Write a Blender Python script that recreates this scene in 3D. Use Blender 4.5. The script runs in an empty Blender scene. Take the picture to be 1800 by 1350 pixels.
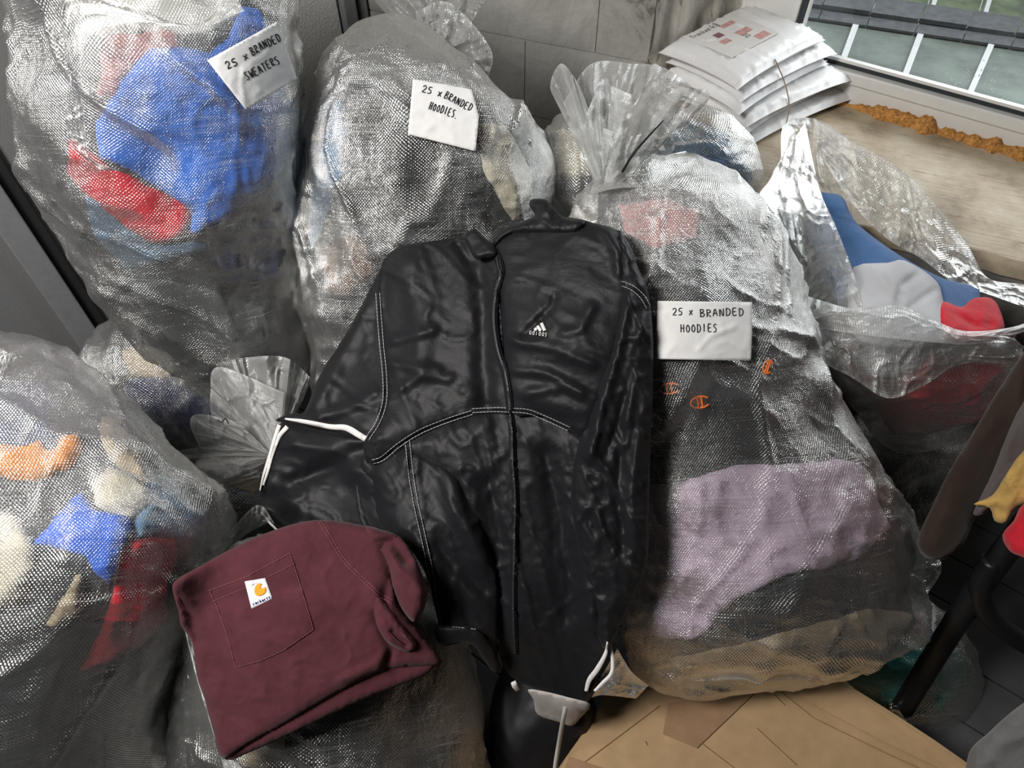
import bpy, math, random
import numpy as np
from mathutils import Vector, Matrix
from mathutils.geometry import delaunay_2d_cdt

SC = bpy.context.scene
COL = SC.collection
# ------------------------------------------------------------------ camera
F = 1248.0
PITCH = math.radians(51.0)
CAM = np.array([0.0, 0.0, 1.65])
cp, sp = math.cos(PITCH), math.sin(PITCH)
FW = np.array([0, cp, -sp]); UP = np.array([0, sp, cp]); RT = np.array([1.0, 0, 0])
cd = bpy.data.cameras.new('camera'); cam = bpy.data.objects.new('camera', cd); COL.objects.link(cam)
cam.location = CAM; cam.rotation_euler = (math.pi / 2 - PITCH, 0, 0)
cd.sensor_width = 36.0; cd.lens = 36.0 * F / 1800.0; cd.clip_start = 0.02; cd.clip_end = 100
SC.camera = cam
SC.view_settings.view_transform = 'Standard'; SC.view_settings.look = 'None'
SC.view_settings.gamma = 1.0; SC.view_settings.use_curve_mapping = False
SC.view_settings.exposure = 0.0
SC.cycles.max_bounces = 10; SC.cycles.transparent_max_bounces = 24
SC.cycles.glossy_bounces = 3; SC.cycles.diffuse_bounces = 4
SC.cycles.sample_clamp_indirect = 6.0
SC.cycles.caustics_reflective = False; SC.cycles.caustics_refractive = False
# ------------------------------------------------------------------ world and light
w = bpy.data.worlds.new('sky'); SC.world = w; w.use_nodes = True
w.node_tree.nodes['Background'].inputs[0].default_value = (0.84, 0.90, 0.95, 1)
w.node_tree.nodes['Background'].inputs[1].default_value = 0.7

def area(name, loc, target, sx, sy, power, col, spread=180):
    l = bpy.data.lights.new(name, 'AREA'); l.shape = 'RECTANGLE'; l.size = sx; l.size_y = sy
    l.energy = power; l.color = col; l.spread = math.radians(spread)
    o = bpy.data.objects.new(name, l); COL.objects.link(o); o.location = loc
    d = Vector(target) - Vector(loc); o.rotation_euler = d.to_track_quat('-Z', 'Y').to_euler()
    return o
area('window_daylight', (2.55, 2.75, 2.25), (-0.2, 0.9, 0.6), 2.4, 1.6, 112, (0.95, 0.97, 1.0))
area('ceiling_lamp', (-1.25, 0.15, 2.3), (-0.1, 0.9, 0.5), 0.6, 0.6, 60, (1.0, 0.97, 0.93))

# ------------------------------------------------------------------ projection helpers (measuring the photograph)
def U(px, py, t):
    px = np.asarray(px, float); py = np.asarray(py, float); t = np.asarray(t, float)
    x = (px - 900) / F; y = (675 - py) / F
    d = FW + x[..., None] * RT + y[..., None] * UP
    return CAM + t[..., None] * d
def Uz(px, py, z):
    d = FW + (px - 900) / F * RT + (675 - py) / F * UP
    return CAM + d * ((z - CAM[2]) / d[2])
def Upl(px, py, p0, n):
    d = FW + (px - 900) / F * RT + (675 - py) / F * UP
    return CAM + d * (np.dot(np.asarray(p0) - CAM, n) / np.dot(d, n))
def proj(P):
    Q = np.asarray(P) - CAM
    t = Q @ FW
    return 900 + F * (Q @ RT) / t, 675 - F * (Q @ UP) / t, t

# ------------------------------------------------------------------ noise
def _h(ix, iy, iz, s):
    n = (ix * 374761393 + iy * 668265263 + iz * 2147483629 + s * 974634777) & 0xffffffff
    n = ((n ^ (n >> 13)) * 1274126177) & 0xffffffff
    n = ((n ^ (n >> 15)) * 2246822519) & 0xffffffff
    return ((n ^ (n >> 16)) & 0xffff) / 32767.5 - 1.0
def vn(P, s=0):
    P = np.asarray(P, float); i = np.floor(P).astype(np.int64); f = P - i
    f = f * f * f * (f * (f * 6 - 15) + 10)
    x, y, z = i[..., 0], i[..., 1], i[..., 2]; r = 0
    for a in (0, 1):
        wa = f[..., 0] if a else 1 - f[..., 0]
        for b in (0, 1):
            wb = f[..., 1] if b else 1 - f[..., 1]
            for c in (0, 1):
                wc = f[..., 2] if c else 1 - f[..., 2]
                r = r + wa * wb * wc * _h(x + a, y + b, z + c, s)
    return r
def fbm(P, s=0, o=3):
    r = 0; a = 1.0
    for k in range(o): r = r + a * vn(P * 2 ** k, s + k); a *= .5
    return r
def ridge(P, s=0, o=2, sharp=2.0):
    r = 0; a = 1.0
    for k in range(o):
        r = r + a * (1 - np.abs(np.clip(vn(P * 2.03 ** k, s + 7 * k) * 1.6, -1, 1))) ** sharp; a *= .5
    return r
def warp2(u, v, su, sv, ang, s, wa=.35):
    c, q = math.cos(ang), math.sin(ang)
    a = (u * c + v * q); b = (-u * q + v * c)
    P = np.stack([a * su, b * sv, np.full_like(a, s * 3.7)], -1)
    W = np.stack([vn(P * .7, s + 31), vn(P * .7 + 9.1, s + 32), np.zeros_like(a)], -1)
    return P + W * wa

# ------------------------------------------------------------------ meshes
def tagged(o, label=None, cat=None, group=None, kind=None):
    if label: o['label'] = label
    if cat: o['category'] = cat
    if group: o['group'] = group
    if kind: o['kind'] = kind
    return o
def mesh(name, V, Fa, mat, parent=None, uv=None, smooth=True, attr=None, loopuv=None):
    me = bpy.data.meshes.new(name)
    V = np.asarray(V, np.float32).reshape(-1, 3)
    if isinstance(Fa, np.ndarray):
        nf, k = Fa.shape
        me.vertices.add(len(V)); me.vertices.foreach_set('co', V.ravel())
        me.loops.add(nf * k); me.loops.foreach_set('vertex_index', Fa.astype(np.int32).ravel())
        me.polygons.add(nf); me.polygons.foreach_set('loop_start', np.arange(0, nf * k, k, dtype=np.int32))
        me.polygons.foreach_set('loop_total', np.full(nf, k, np.int32))
        me.update(calc_edges=True)
    else:
        me.from_pydata(V.tolist(), [], [list(f) for f in Fa])
    if uv is not None or loopuv is not None:
        l = me.uv_layers.new(name='UVMap')
        if loopuv is None:
            idx = np.empty(len(me.loops), np.int32); me.loops.foreach_get('vertex_index', idx)
            loopuv = np.asarray(uv, np.float32).reshape(-1, 2)[idx]
        l.data.foreach_set('uv', np.asarray(loopuv, np.float32).ravel())
    if attr is not None:
        a = me.attributes.new('milk', 'FLOAT', 'POINT'); a.data.foreach_set('value', np.asarray(attr, np.float32).ravel())
    me.polygons.foreach_set('use_smooth', np.full(len(me.polygons), smooth))
    me.materials.append(mat)
    o = bpy.data.objects.new(name, me); COL.objects.link(o)
    if parent is not None: o.parent = parent
    return o
def empty(name, loc=(0, 0, 0)):
    o = bpy.data.objects.new(name, None); COL.objects.link(o); o.empty_display_size = .05
    return o
def gridfaces(n, m, wrap=False):
    a = np.arange(n * m).reshape(n, m)
    if wrap: a = np.concatenate([a, a[:, :1]], 1)
    return np.stack([a[:-1, :-1], a[:-1, 1:], a[1:, 1:], a[1:, :-1]], -1).reshape(-1, 4)
def box_pts(c, ax, ay, az):
    c = np.asarray(c, float); ax, ay, az = map(lambda q: np.asarray(q, float), (ax, ay, az))
    V = [c + i * ax + j * ay + k * az for k in (-1, 1) for j in (-1, 1) for i in (-1, 1)]
    Fq = [(0, 2, 3, 1), (4, 5, 7, 6), (0, 1, 5, 4), (2, 6, 7, 3), (0, 4, 6, 2), (1, 3, 7, 5)]
    return V, Fq
def box(name, c, ax, ay, az, mat, parent=None, bevel=0):
    V, Fq = box_pts(c, ax, ay, az)
    o = mesh(name, V, Fq, mat, parent, smooth=False)
    if bevel:
        b = o.modifiers.new('bevel', 'BEVEL'); b.width = bevel; b.segments = 2
    return o
def tube(name, pts, rad, mat, parent=None, n=14, caps=True, sub=8):
    pts = np.asarray(pts, float)
    if sub > 1 and len(pts) > 2: pts = catmull(pts, (len(pts) - 1) * sub + 1)
    r = np.interp(np.linspace(0, 1, len(pts)), np.linspace(0, 1, np.size(rad)), np.atleast_1d(rad))
    T = np.gradient(pts, axis=0); T /= np.linalg.norm(T, axis=1)[:, None] + 1e-9
    ref = np.array([0.13, .21, .97]); V = []
    for p, t, q in zip(pts, T, r):
        a = np.cross(t, ref); a /= np.linalg.norm(a) + 1e-9; b = np.cross(t, a)
        for k in range(n):
            th = 2 * math.pi * k / n; V.append(p + q * (a * math.cos(th) + b * math.sin(th)))
    Fq = [tuple(f) for f in gridfaces(len(pts), n, True)]
    if caps: Fq += [tuple(range(n))[::-1], tuple(range((len(pts) - 1) * n, len(pts) * n))]
    return mesh(name, V, Fq, mat, parent)
def catmull(P, N):
    P = np.asarray(P, float); n = len(P); E = np.vstack([2 * P[0] - P[1], P, 2 * P[-1] - P[-2]])
    s = np.linspace(0, n - 1, N); i = np.minimum(s.astype(int), n - 2); f = (s - i)[:, None]
    a, b, c, d = E[i], E[i + 1], E[i + 2], E[i + 3]
    return .5 * ((2 * b) + (c - a) * f + (2 * a - 5 * b + 4 * c - d) * f ** 2 + (3 * b - a - 3 * c + d) * f ** 3)

# ------------------------------------------------------------------ polygon distance (vectorised)
def psd(px, py, poly):
    """signed distance to polygon, positive inside"""
    px = np.asarray(px, float); py = np.asarray(py, float)
    A = np.asarray(poly, float); B = np.roll(A, -1, 0)
    d2 = np.full(px.shape, 1e12); ins = np.zeros(px.shape, bool)
    for (ax, ay), (bx, by) in zip(A, B):
        ex, ey = bx - ax, by - ay; L = ex * ex + ey * ey + 1e-9
        h = np.clip(((px - ax) * ex + (py - ay) * ey) / L, 0, 1)
        d2 = np.minimum(d2, (px - ax - h * ex) ** 2 + (py - ay - h * ey) ** 2)
        c = ((ay > py) != (by > py))
        with np.errstate(divide='ignore', invalid='ignore'):
            xi = (bx - ax) * (py - ay) / (by - ay if by != ay else 1e-9) + ax
        ins ^= c & (px < xi)
    d = np.sqrt(d2)
    return np.where(ins, d, -d)
def smoothpoly(poly, k=4):
    P = np.asarray(poly, float); n = len(P); E = np.vstack([P[-1:], P, P[:2]])
    out = []
    for i in range(n):
        a, b, c, d = E[i], E[i + 1], E[i + 2], E[i + 3]
        for j in range(k):
            f = j / k
            out.append(.5 * ((2 * b) + (c - a) * f + (2 * a - 5 * b + 4 * c - d) * f ** 2 + (3 * b - a - 3 * c + d) * f ** 3))
    return np.array(out)
def sstep(a, b, x):
    t = np.clip((x - a) / (b - a), 0, 1); return t * t * (3 - 2 * t)

# ------------------------------------------------------------------ depth buffer so cloth can be draped on what lies under it
ZX0, ZY0, ZB = -420, -420, 10
ZW, ZH = 300, 240
zbuf = np.full((ZH, ZW), 9.0)
def zadd(P):
    x, y, t = proj(np.asarray(P).reshape(-1, 3))
    i = ((x - ZX0) / ZB).astype(int); j = ((y - ZY0) / ZB).astype(int)
    k = (i >= 0) & (i < ZW) & (j >= 0) & (j < ZH)
    np.minimum.at(zbuf, (j[k], i[k]), t[k])
def samp(A, px, py):
    fx = np.clip((np.asarray(px, float) - ZX0) / ZB - .5, 0, ZW - 1.01); fy = np.clip((np.asarray(py, float) - ZY0) / ZB - .5, 0, ZH - 1.01)
    i = fx.astype(int); j = fy.astype(int); a = fx - i; b = fy - j
    return (A[j, i] * (1 - a) + A[j, i + 1] * a) * (1 - b) + (A[j + 1, i] * (1 - a) + A[j + 1, i + 1] * a) * b
def rbf(ctrl):
    C = np.asarray(ctrl, float); X = C[:, :2] / 100.; n = len(X)
    r = np.linalg.norm(X[:, None] - X[None], axis=2)
    A = np.zeros((n + 3, n + 3)); A[:n, :n] = -r + np.eye(n) * -.15; A[:n, n] = 1; A[:n, n + 1:] = X; A[n, :n] = 1; A[n + 1:, :n] = X.T
    sol = np.linalg.solve(A, np.concatenate([C[:, 2], np.zeros(3)]))
    def f(px, py):
        p = np.stack([np.asarray(px, float), np.asarray(py, float)], -1) / 100.
        out = sol[n] + p @ sol[n + 1:]
        for k in range(n): out = out - sol[k] * np.linalg.norm(p - X[k], axis=-1)
        return out
    return f
def drape(ctrl, margin=.015, blur=3):
    f = rbf(ctrl)
    gx, gy = np.meshgrid(ZX0 + (np.arange(ZW) + .5) * ZB, ZY0 + (np.arange(ZH) + .5) * ZB)
    A = f(gx, gy); Z = zbuf.copy() - margin
    for _ in range(2):
        Z = np.minimum.reduce([np.roll(np.roll(Z, a, 0), b, 1) for a in (-1, 0, 1) for b in (-1, 0, 1)])
    A = np.minimum(A, Z)
    for _ in range(blur):
        A = sum(np.roll(np.roll(A, a, 0), b, 1) for a in (-1, 0, 1) for b in (-1, 0, 1)) / 9
    return lambda px, py: samp(A, px, py)

# ------------------------------------------------------------------ materials
def nt(name):
    m = bpy.data.materials.new(name); m.use_nodes = True; t = m.node_tree
    b = t.nodes['Principled BSDF']; return m, t, b
def N(t, typ, **kw):
    n = t.nodes.new(typ)
    for k, v in kw.items():
        if k.startswith('i_'):
            k = k[2:]; k = int(k) if k.isdigit() else k.replace('_', ' ')
            n.inputs[k].default_value = v
        else: setattr(n, k, v)
    return n
def L(t, a, b): t.links.new(a, b)
def ramp(t, src, stops):
    r = N(t, 'ShaderNodeValToRGB'); L(t, src, r.inputs[0]); e = r.color_ramp.elements
    while len(e) < len(stops): e.new(.5)
    for k, (p, c) in enumerate(stops): e[k].position = p; e[k].color = (*c, 1) if len(c) == 3 else c
    return r.outputs[0]
def M(name, col, rough=.7, spec=.3, scale=40, var=.12, bump=.3, bdist=.002, metal=0, detail=4, stretch=(1, 1, 1), coat=0, sheen=0):
    m, t, b = nt(name)
    tc = N(t, 'ShaderNodeTexCoord'); mp = N(t, 'ShaderNodeMapping'); mp.inputs['Scale'].default_value = stretch
    L(t, tc.outputs['Object'], mp.inputs[0])
    n = N(t, 'ShaderNodeTexNoise', i_Scale=scale, i_Detail=detail, i_Roughness=.6); L(t, mp.outputs[0], n.inputs['Vector'])
    c = np.array(col)
    L(t, ramp(t, n.outputs[0], [(.3, tuple(c * (1 - var))), (.7, tuple(np.minimum(c * (1 + var), 1)))]), b.inputs['Base Color'])
    b.inputs['Roughness'].default_value = rough; b.inputs['Specular IOR Level'].default_value = spec; b.inputs['Metallic'].default_value = metal
    b.inputs['Coat Weight'].default_value = coat; b.inputs['Sheen Weight'].default_value = sheen
    if bump:
        u = N(t, 'ShaderNodeBump', i_Strength=bump, i_Distance=bdist); L(t, n.outputs[0], u.inputs['Height']); L(t, u.outputs[0], b.inputs['Normal'])
    return m
def cloth(name, col, rough=.85, pitch=.0016, crump=.5, spec=.2, sheen=.15):
    """knitted or woven fabric: soft colour mottling, fine weave and rumples as bump"""
    m, t, b = nt(name)
    tc = N(t, 'ShaderNodeTexCoord')
    n1 = N(t, 'ShaderNodeTexNoise', i_Scale=9, i_Detail=5, i_Distortion=.6); L(t, tc.outputs['Object'], n1.inputs['Vector'])
    n2 = N(t, 'ShaderNodeTexNoise', i_Scale=1 / pitch, i_Detail=1); L(t, tc.outputs['Object'], n2.inputs['Vector'])
    c = np.array(col)
    L(t, ramp(t, n1.outputs[0], [(.25, tuple(c * .82)), (.75, tuple(np.minimum(c * 1.15, 1)))]), b.inputs['Base Color'])
    b.inputs['Roughness'].default_value = rough; b.inputs['Specular IOR Level'].default_value = spec; b.inputs['Sheen Weight'].default_value = sheen
    u = N(t, 'ShaderNodeBump', i_Strength=crump, i_Distance=.02); L(t, n1.outputs[0], u.inputs['Height'])
    u2 = N(t, 'ShaderNodeBump', i_Strength=.25, i_Distance=.0008); L(t, n2.outputs[0], u2.inputs['Height']); L(t, u.outputs[0], u2.inputs['Normal'])
    L(t, u2.outputs[0], b.inputs['Normal'])
    return m
def math1(t, op, a, b=None, c=None):
    n = N(t, 'ShaderNodeMath', operation=op)
    for k, q in enumerate((a, b, c)):
        if q is None: continue
        if isinstance(q, (int, float)): n.inputs[k].default_value = q
        else: L(t, q, n.inputs[k])
    return n.outputs[0]
def film(name, milk=.12, gloss=1.0, rough=.27, pitch=.0050, weave=1.0, white=(.86, .87, .86)):
    """clear woven polypropylene: transparent film, whitish tape threads, glossy woven relief"""
    m, t, b = nt(name); t.nodes.remove(b); out = t.nodes['Material Output']
    uvn = N(t, 'ShaderNodeUVMap', uv_map='UVMap')
    nz = N(t, 'ShaderNodeTexNoise', i_Scale=14, i_Detail=2); L(t, uvn.outputs[0], nz.inputs['Vector'])
    dis = N(t, 'ShaderNodeVectorMath', operation='MULTIPLY_ADD'); L(t, nz.outputs['Color'], dis.inputs[0]); dis.inputs[1].default_value = (.010, .010, 0); L(t, uvn.outputs[0], dis.inputs[2])
    sx = N(t, 'ShaderNodeSeparateXYZ'); L(t, dis.outputs[0], sx.inputs[0])
    k = 2 * math.pi / pitch
    a = math1(t, 'SINE', math1(t, 'MULTIPLY', sx.outputs[0], k)); c = math1(t, 'SINE', math1(t, 'MULTIPLY', sx.outputs[1], k))
    wv = math1(t, 'MULTIPLY', a, c)
    # tape threads, both ways
    def thr(sc, th):
        mp = N(t, 'ShaderNodeMapping'); mp.inputs['Scale'].default_value = sc; L(t, dis.outputs[0], mp.inputs[0])
        q = N(t, 'ShaderNodeTexNoise', i_Scale=1, i_Detail=2, i_Roughness=.7); L(t, mp.outputs[0], q.inputs['Vector'])
        mr = N(t, 'ShaderNodeMapRange'); mr.inputs[1].default_value = th; mr.inputs[2].default_value = th + .14; L(t, q.outputs[0], mr.inputs[0])
        return mr.outputs[0], q.outputs[0]
    t1, r1 = thr((5, 400, 1), .53); t2, r2 = thr((300, 4, 1), .57)
    th = math1(t, 'MAXIMUM', t1, math1(t, 'MULTIPLY', t2, .6))
    # crumple relief
    cr = N(t, 'ShaderNodeTexNoise', i_Scale=22, i_Detail=6, i_Roughness=.66, i_Distortion=1.6); L(t, uvn.outputs[0], cr.inputs['Vector'])
    b0 = N(t, 'ShaderNodeBump', i_Strength=.45, i_Distance=.008); L(t, cr.outputs[0], b0.inputs['Height'])
    b1 = N(t, 'ShaderNodeBump', i_Strength=weave, i_Distance=.00045); L(t, math1(t, 'ADD', wv, math1(t, 'MULTIPLY', math1(t, 'ADD', r1, r2), 1.6)), b1.inputs['Height']); L(t, b0.outputs[0], b1.inputs['Normal'])
    at = N(t, 'ShaderNodeAttribute', attribute_name='milk')
    # opacity
    pt = N(t, 'ShaderNodeTexNoise', i_Scale=7, i_Detail=3); L(t, uvn.outputs[0], pt.inputs['Vector'])
    ptm = N(t, 'ShaderNodeMapRange'); ptm.inputs[1].default_value = .42; ptm.inputs[2].default_value = .62; L(t, pt.outputs[0], ptm.inputs[0])
    cell = math1(t, 'MAXIMUM', wv, 0.0)
    fine_ = math1(t, 'ADD', math1(t, 'MULTIPLY', th, math1(t, 'MULTIPLY_ADD', ptm.outputs[0], .36, .05)), math1(t, 'MULTIPLY', cell, .06))
    op = N(t, 'ShaderNodeClamp'); op.inputs['Max'].default_value = .93; L(t, math1(t, 'ADD', math1(t, 'ADD', milk, at.outputs['Fac']), fine_), op.inputs[0])
    df = N(t, 'ShaderNodeBsdfDiffuse'); df.inputs[0].default_value = (*white, 1); L(t, b1.outputs[0], df.inputs['Normal'])
    tl = N(t, 'ShaderNodeBsdfTranslucent'); tl.inputs[0].default_value = (*white, 1); L(t, b1.outputs[0], tl.inputs['Normal'])
    mx = N(t, 'ShaderNodeMixShader'); mx.inputs[0].default_value = .45; L(t, df.outputs[0], mx.inputs[1]); L(t, tl.outputs[0], mx.inputs[2])
    tr = N(t, 'ShaderNodeBsdfTransparent'); tr.inputs[0].default_value = (.97, .975, .975, 1)
    m2 = N(t, 'ShaderNodeMixShader'); L(t, op.outputs[0], m2.inputs[0]); L(t, tr.outputs[0], m2.inputs[1]); L(t, mx.outputs[0], m2.inputs[2])
    gl = N(t, 'ShaderNodeBsdfGlossy'); gl.inputs['Color'].default_value = (.97, .97, .95, 1); gl.inputs['Roughness'].default_value = rough; L(t, b1.outputs[0], gl.inputs['Normal'])
    fr = N(t, 'ShaderNodeFresnel', i_IOR=1.62); L(t, b0.outputs[0], fr.inputs['Normal'])
    g = N(t, 'ShaderNodeClamp'); g.inputs['Max'].default_value = .7; L(t, math1(t, 'MULTIPLY', math1(t, 'MULTIPLY', fr.outputs[0], 2.3 * gloss), math1(t, 'MULTIPLY_ADD', wv, .85, .9)), g.inputs[0])
    m3 = N(t, 'ShaderNodeMixShader'); L(t, g.outputs[0], m3.inputs[0]); L(t, m2.outputs[0], m3.inputs[1]); L(t, gl.outputs[0], m3.inputs[2])
    L(t, m3.outputs[0], out.inputs['Surface'])
    return m
FILM = film('clear_woven_film', .015)
FILM_LOOSE = film('loose_milky_film', .34, gloss=.8, rough=.22, weave=.5)
FILM_DARK = film('thin_clear_film', .01, gloss=.6)

C = {}
def cl(key, col, **k):
    if key not in C: C[key] = cloth(key + '_fabric', col, **k)
    return C[key]
BLACK = cl('black', (.020, .021, .024)); CHAR = cl('charcoal', (.05, .052, .058)); GREY = cl('grey', (.20, .205, .21))
NAVY = cl('navy', (.014, .022, .085)); ROYAL = cl('royal_blue', (.035, .13, .62)); BLUE = cl('blue', (.045, .165, .62))
RED = cl('red', (.55, .015, .03)); CREAM = cl('cream', (.62, .57, .45)); TAN = cl('tan', (.40, .32, .22))
LILAC = cl('lilac', (.50, .40, .50)); STEEL = cl('steel_blue', (.12, .22, .34)); ORANGE = cl('orange', (.72, .25, .04))
WINE = cl('wine', (.36, .02, .06)); TEAL = cl('teal', (.02, .24, .21)); OFFW = cl('off_white', (.62, .62, .58)); PINK = cl('pink', (.55, .25, .25))
BROWN = cl('brown', (.16, .10, .075)); YEL = cl('yellow', (.62, .40, .10)); DENIM = cl('denim', (.05, .13, .30)); DGREY = cl('dark_grey', (.10, .105, .11))
PAPER = M('note_paper', (.80, .80, .80), .8, .2, 25, .04, .25, .004)
INK = M('black_ink', (.012, .012, .016), .6, .3, 50, .1, 0)

exec_order = []
# ================================================================== SETTING
ZS = 0.60                                   # window board height
wp1 = Uz(1310, 345, ZS); wp2 = Uz(1690, 432, ZS)
wd = (wp2 - wp1); wd[2] = 0; wd /= np.linalg.norm(wd)            # along the wall, to the right
wn = np.array([wd[1], -wd[0], 0]);                                # into the room
if np.dot(wn, -wp1) < 0: wn = -wn
q1 = Uz(1494, 172, ZS); q2 = Uz(1800, 261, ZS)
gd = q2 - q1; gd[2] = 0; gd /= np.linalg.norm(gd)
gn = np.array([gd[1], -gd[0], 0]);
if np.dot(gn, -q1) < 0: gn = -gn
Z = np.array([0, 0, 1.0])
wp3 = U(1142, 80, 1.86)                                          # face of the block wall, set back behind the bench
corner = Upl(645, 90, wp3, wn); corner[2] = 0
revA = Upl(1142, 80, wp3, wn); revA[2] = 0
sA0 = wp1 - wd * .30; sA0[2] = 0
# white painted blockwork
m, t, b = nt('painted_block'); tc = N(t, 'ShaderNodeTexCoord')
n1 = N(t, 'ShaderNodeTexNoise', i_Scale=5, i_Detail=8, i_Roughness=.72, i_Distortion=.8); L(t, tc.outputs['Object'], n1.inputs['Vector'])
n2 = N(t, 'ShaderNodeTexNoise', i_Scale=60, i_Detail=4); L(t, tc.outputs['Object'], n2.inputs['Vector'])
L(t, ramp(t, n1.outputs[0], [(.33, (.13, .12, .10)), (.39, (.32, .315, .29)), (.62, (.44, .435, .41))]), b.inputs['Base Color'])
b.inputs['Roughness'].default_value = .75
u = N(t, 'ShaderNodeBump', i_Strength=.8, i_Distance=.006); L(t, math1(t, 'ADD', n1.outputs[0], math1(t, 'MULTIPLY', n2.outputs[0], .3)), u.inputs['Height']); L(t, u.outputs[0], b.inputs['Normal'])
BLOCK = m
m, t, b = nt('flaking_plaster'); tc = N(t, 'ShaderNodeTexCoord'); mp = N(t, 'ShaderNodeMapping'); mp.inputs['Scale'].default_value = (1, 1, .5); L(t, tc.outputs['Object'], mp.inputs[0])
n1 = N(t, 'ShaderNodeTexNoise', i_Scale=26, i_Detail=9, i_Roughness=.75, i_Distortion=.5); L(t, mp.outputs[0], n1.inputs['Vector'])
L(t, ramp(t, n1.outputs[0], [(.34, (.16, .14, .10)), (.41, (.6, .56, .48)), (.6, (.85, .82, .76))]), b.inputs['Base Color'])
u = N(t, 'ShaderNodeBump', i_Strength=.9, i_Distance=.012); L(t, n1.outputs[0], u.inputs['Height']); L(t, u.outputs[0], b.inputs['Normal']); b.inputs['Roughness'].default_value = .8
PLASTER = m
WALLP = M('grey_wall_paint', (.23, .23, .235), .7, .2, 300, .06, .5, .002)
CHIP = M('lit_textured_panel', (.85, .85, .82), .7, .2, 170, .08, .9, .003)  # white textured panel, stronger light on it put into a paler colour
TRIM = M('grey_trim_paint', (.27, .275, .285), .5, .3, 40, .08, .15)
TRIMD = M('dark_gap_paint', (.03, .03, .033), .7, .2)

H = 2.5
wallb = empty('wall_back'); tagged(wallb, kind='structure')
# backing slab of the wall, left of the window opening and under it
def slab(name, a, b_, z0, z1, nrm, th, mat, parent=None):
    a = np.array(a, float); b_ = np.array(b_, float); c = (a + b_) / 2; c[2] = (z0 + z1) / 2
    ax = (b_ - a) / 2; ax[2] = 0; n = np.array(nrm, float)
    return box(name, c - n * th / 2, ax, n * th / 2, Z * (z1 - z0) / 2, mat, parent)
Rend = corner + wd * 4.0
slab('backing', corner - wd * .1 - wn * .007, revA - wn * .007, 0, H, wn, .25, BLOCK, wallb)
slab('wall_below_window', sA0, sA0 + wd * 3.4, 0, ZS - .03, wn, .45, M('worn_grey_wall', (.26, .25, .235), .85, .2, 14, .3, .6, .01), wallb)
slab('lintel', revA - wd * .02, Rend, 2.15, H, wn, .6, BLOCK, wallb)
slab('wall_far_right', corner + wd * 2.75, Rend, ZS, 2.15, wn, .5, BLOCK, wallb)
# painted blocks, each its own piece, staggered so joints fall where the photograph shows them
jz = Upl(1000, 85, wp3, wn)[2]; s_low = np.dot(Upl(923, 150, wp3, wn) - corner, wd); s_up = np.dot(Upl(1052, 40, wp3, wn) - corner, wd)
smax = np.dot(revA - corner, wd); rnd = random.Random(5); blocks = []
row0 = int(jz // .225)
for r in range(-row0 - 1, 8):
    z0 = jz + r * .225; z1 = z0 + .221
    if z1 > H: z1 = H
    if z0 < 0: z0 = 0
    if z1 - z0 < .03: continue
    s0 = (s_low if r % 2 else s_up) - .445 * 3
    for k in range(8):
        a, c_ = s0 + k * .445, s0 + k * .445 + .441
        a = max(a, 0); c_ = min(c_, smax)
        if c_ - a < .03: continue
        # rounded, uneven face as a small grid
        nx, nz = 7, 5; V = []
        for j in range(nz):
            for i in range(nx):
                fx, fz = i / (nx - 1), j / (nz - 1); e = min(fx, 1 - fx, fz * .6, (1 - fz) * .6)
                p = corner + wd * (a + (c_ - a) * fx) + Z * (z0 + (z1 - z0) * fz)
                V.append(p + wn * (-.004 if e <= 0 else .001 + rnd.uniform(-.003, .003)))
        mesh('block', V, gridfaces(nz, nx), BLOCK, wallb)
# sill / window board
winL = Upl(1403, 80, q1, gn); winL[2] = 0
gl0 = winL - gd * .17                                         # left end of the frame
gl1 = gl0 + gd * 2.4
rv = empty('wall_reveal'); tagged(rv, kind='structure')
nrr = gl0 - revA; ln = np.linalg.norm(nrr); nrr /= ln; rn = np.array([nrr[1], -nrr[0], 0]);
if np.dot(rn, wd) < 0: rn = -rn
g = np.linspace(0, 1, 26); V = []
for zz in np.linspace(ZS, 2.15, 60):
    for f in g:
        p = revA + (gl0 - revA) * f + Z * zz
        V.append(p + rn * (.012 * float(fbm(np.array([f * 6, zz * 9, 1.0]), 3))))
mesh('plaster_face', V, gridfaces(60, 26), PLASTER, rv)

m, t, b = nt('worn_cream_board'); tc = N(t, 'ShaderNodeTexCoord')
mp = N(t, 'ShaderNodeMapping'); mp.inputs['Rotation'].default_value = (0, 0, -math.atan2(wd[1], wd[0])); L(t, tc.outputs['Object'], mp.inputs[0])
mp2 = N(t, 'ShaderNodeMapping'); mp2.inputs['Scale'].default_value = (7, 95, 1); L(t, mp.outputs[0], mp2.inputs[0])
g1 = N(t, 'ShaderNodeTexNoise', i_Scale=1, i_Detail=8, i_Roughness=.7, i_Distortion=.8); L(t, mp2.outputs[0], g1.inputs['Vector'])
g2 = N(t, 'ShaderNodeTexNoise', i_Scale=5, i_Detail=6, i_Roughness=.6); L(t, tc.outputs['Object'], g2.inputs['Vector'])
base = ramp(t, g2.outputs[0], [(.32, (.20, .15, .09)), (.46, (.48, .39, .27)), (.66, (.70, .63, .50))])
crk = ramp(t, g1.outputs[0], [(.33, (.22, .17, .12)), (.41, (1, 1, 1))])
mxn = N(t, 'ShaderNodeMix', data_type='RGBA', blend_type='MULTIPLY'); mxn.inputs[0].default_value = .9; L(t, base, mxn.inputs[6]); L(t, crk, mxn.inputs[7]); L(t, mxn.outputs[2], b.inputs['Base Color'])
b.inputs['Roughness'].default_value = .6; u = N(t, 'ShaderNodeBump', i_Strength=.7, i_Distance=.004); L(t, g1.outputs[0], u.inputs['Height']); L(t, u.outputs[0], b.inputs['Normal'])
BOARD = m
sill = empty('window_board'); tagged(sill, kind='structure')
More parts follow.
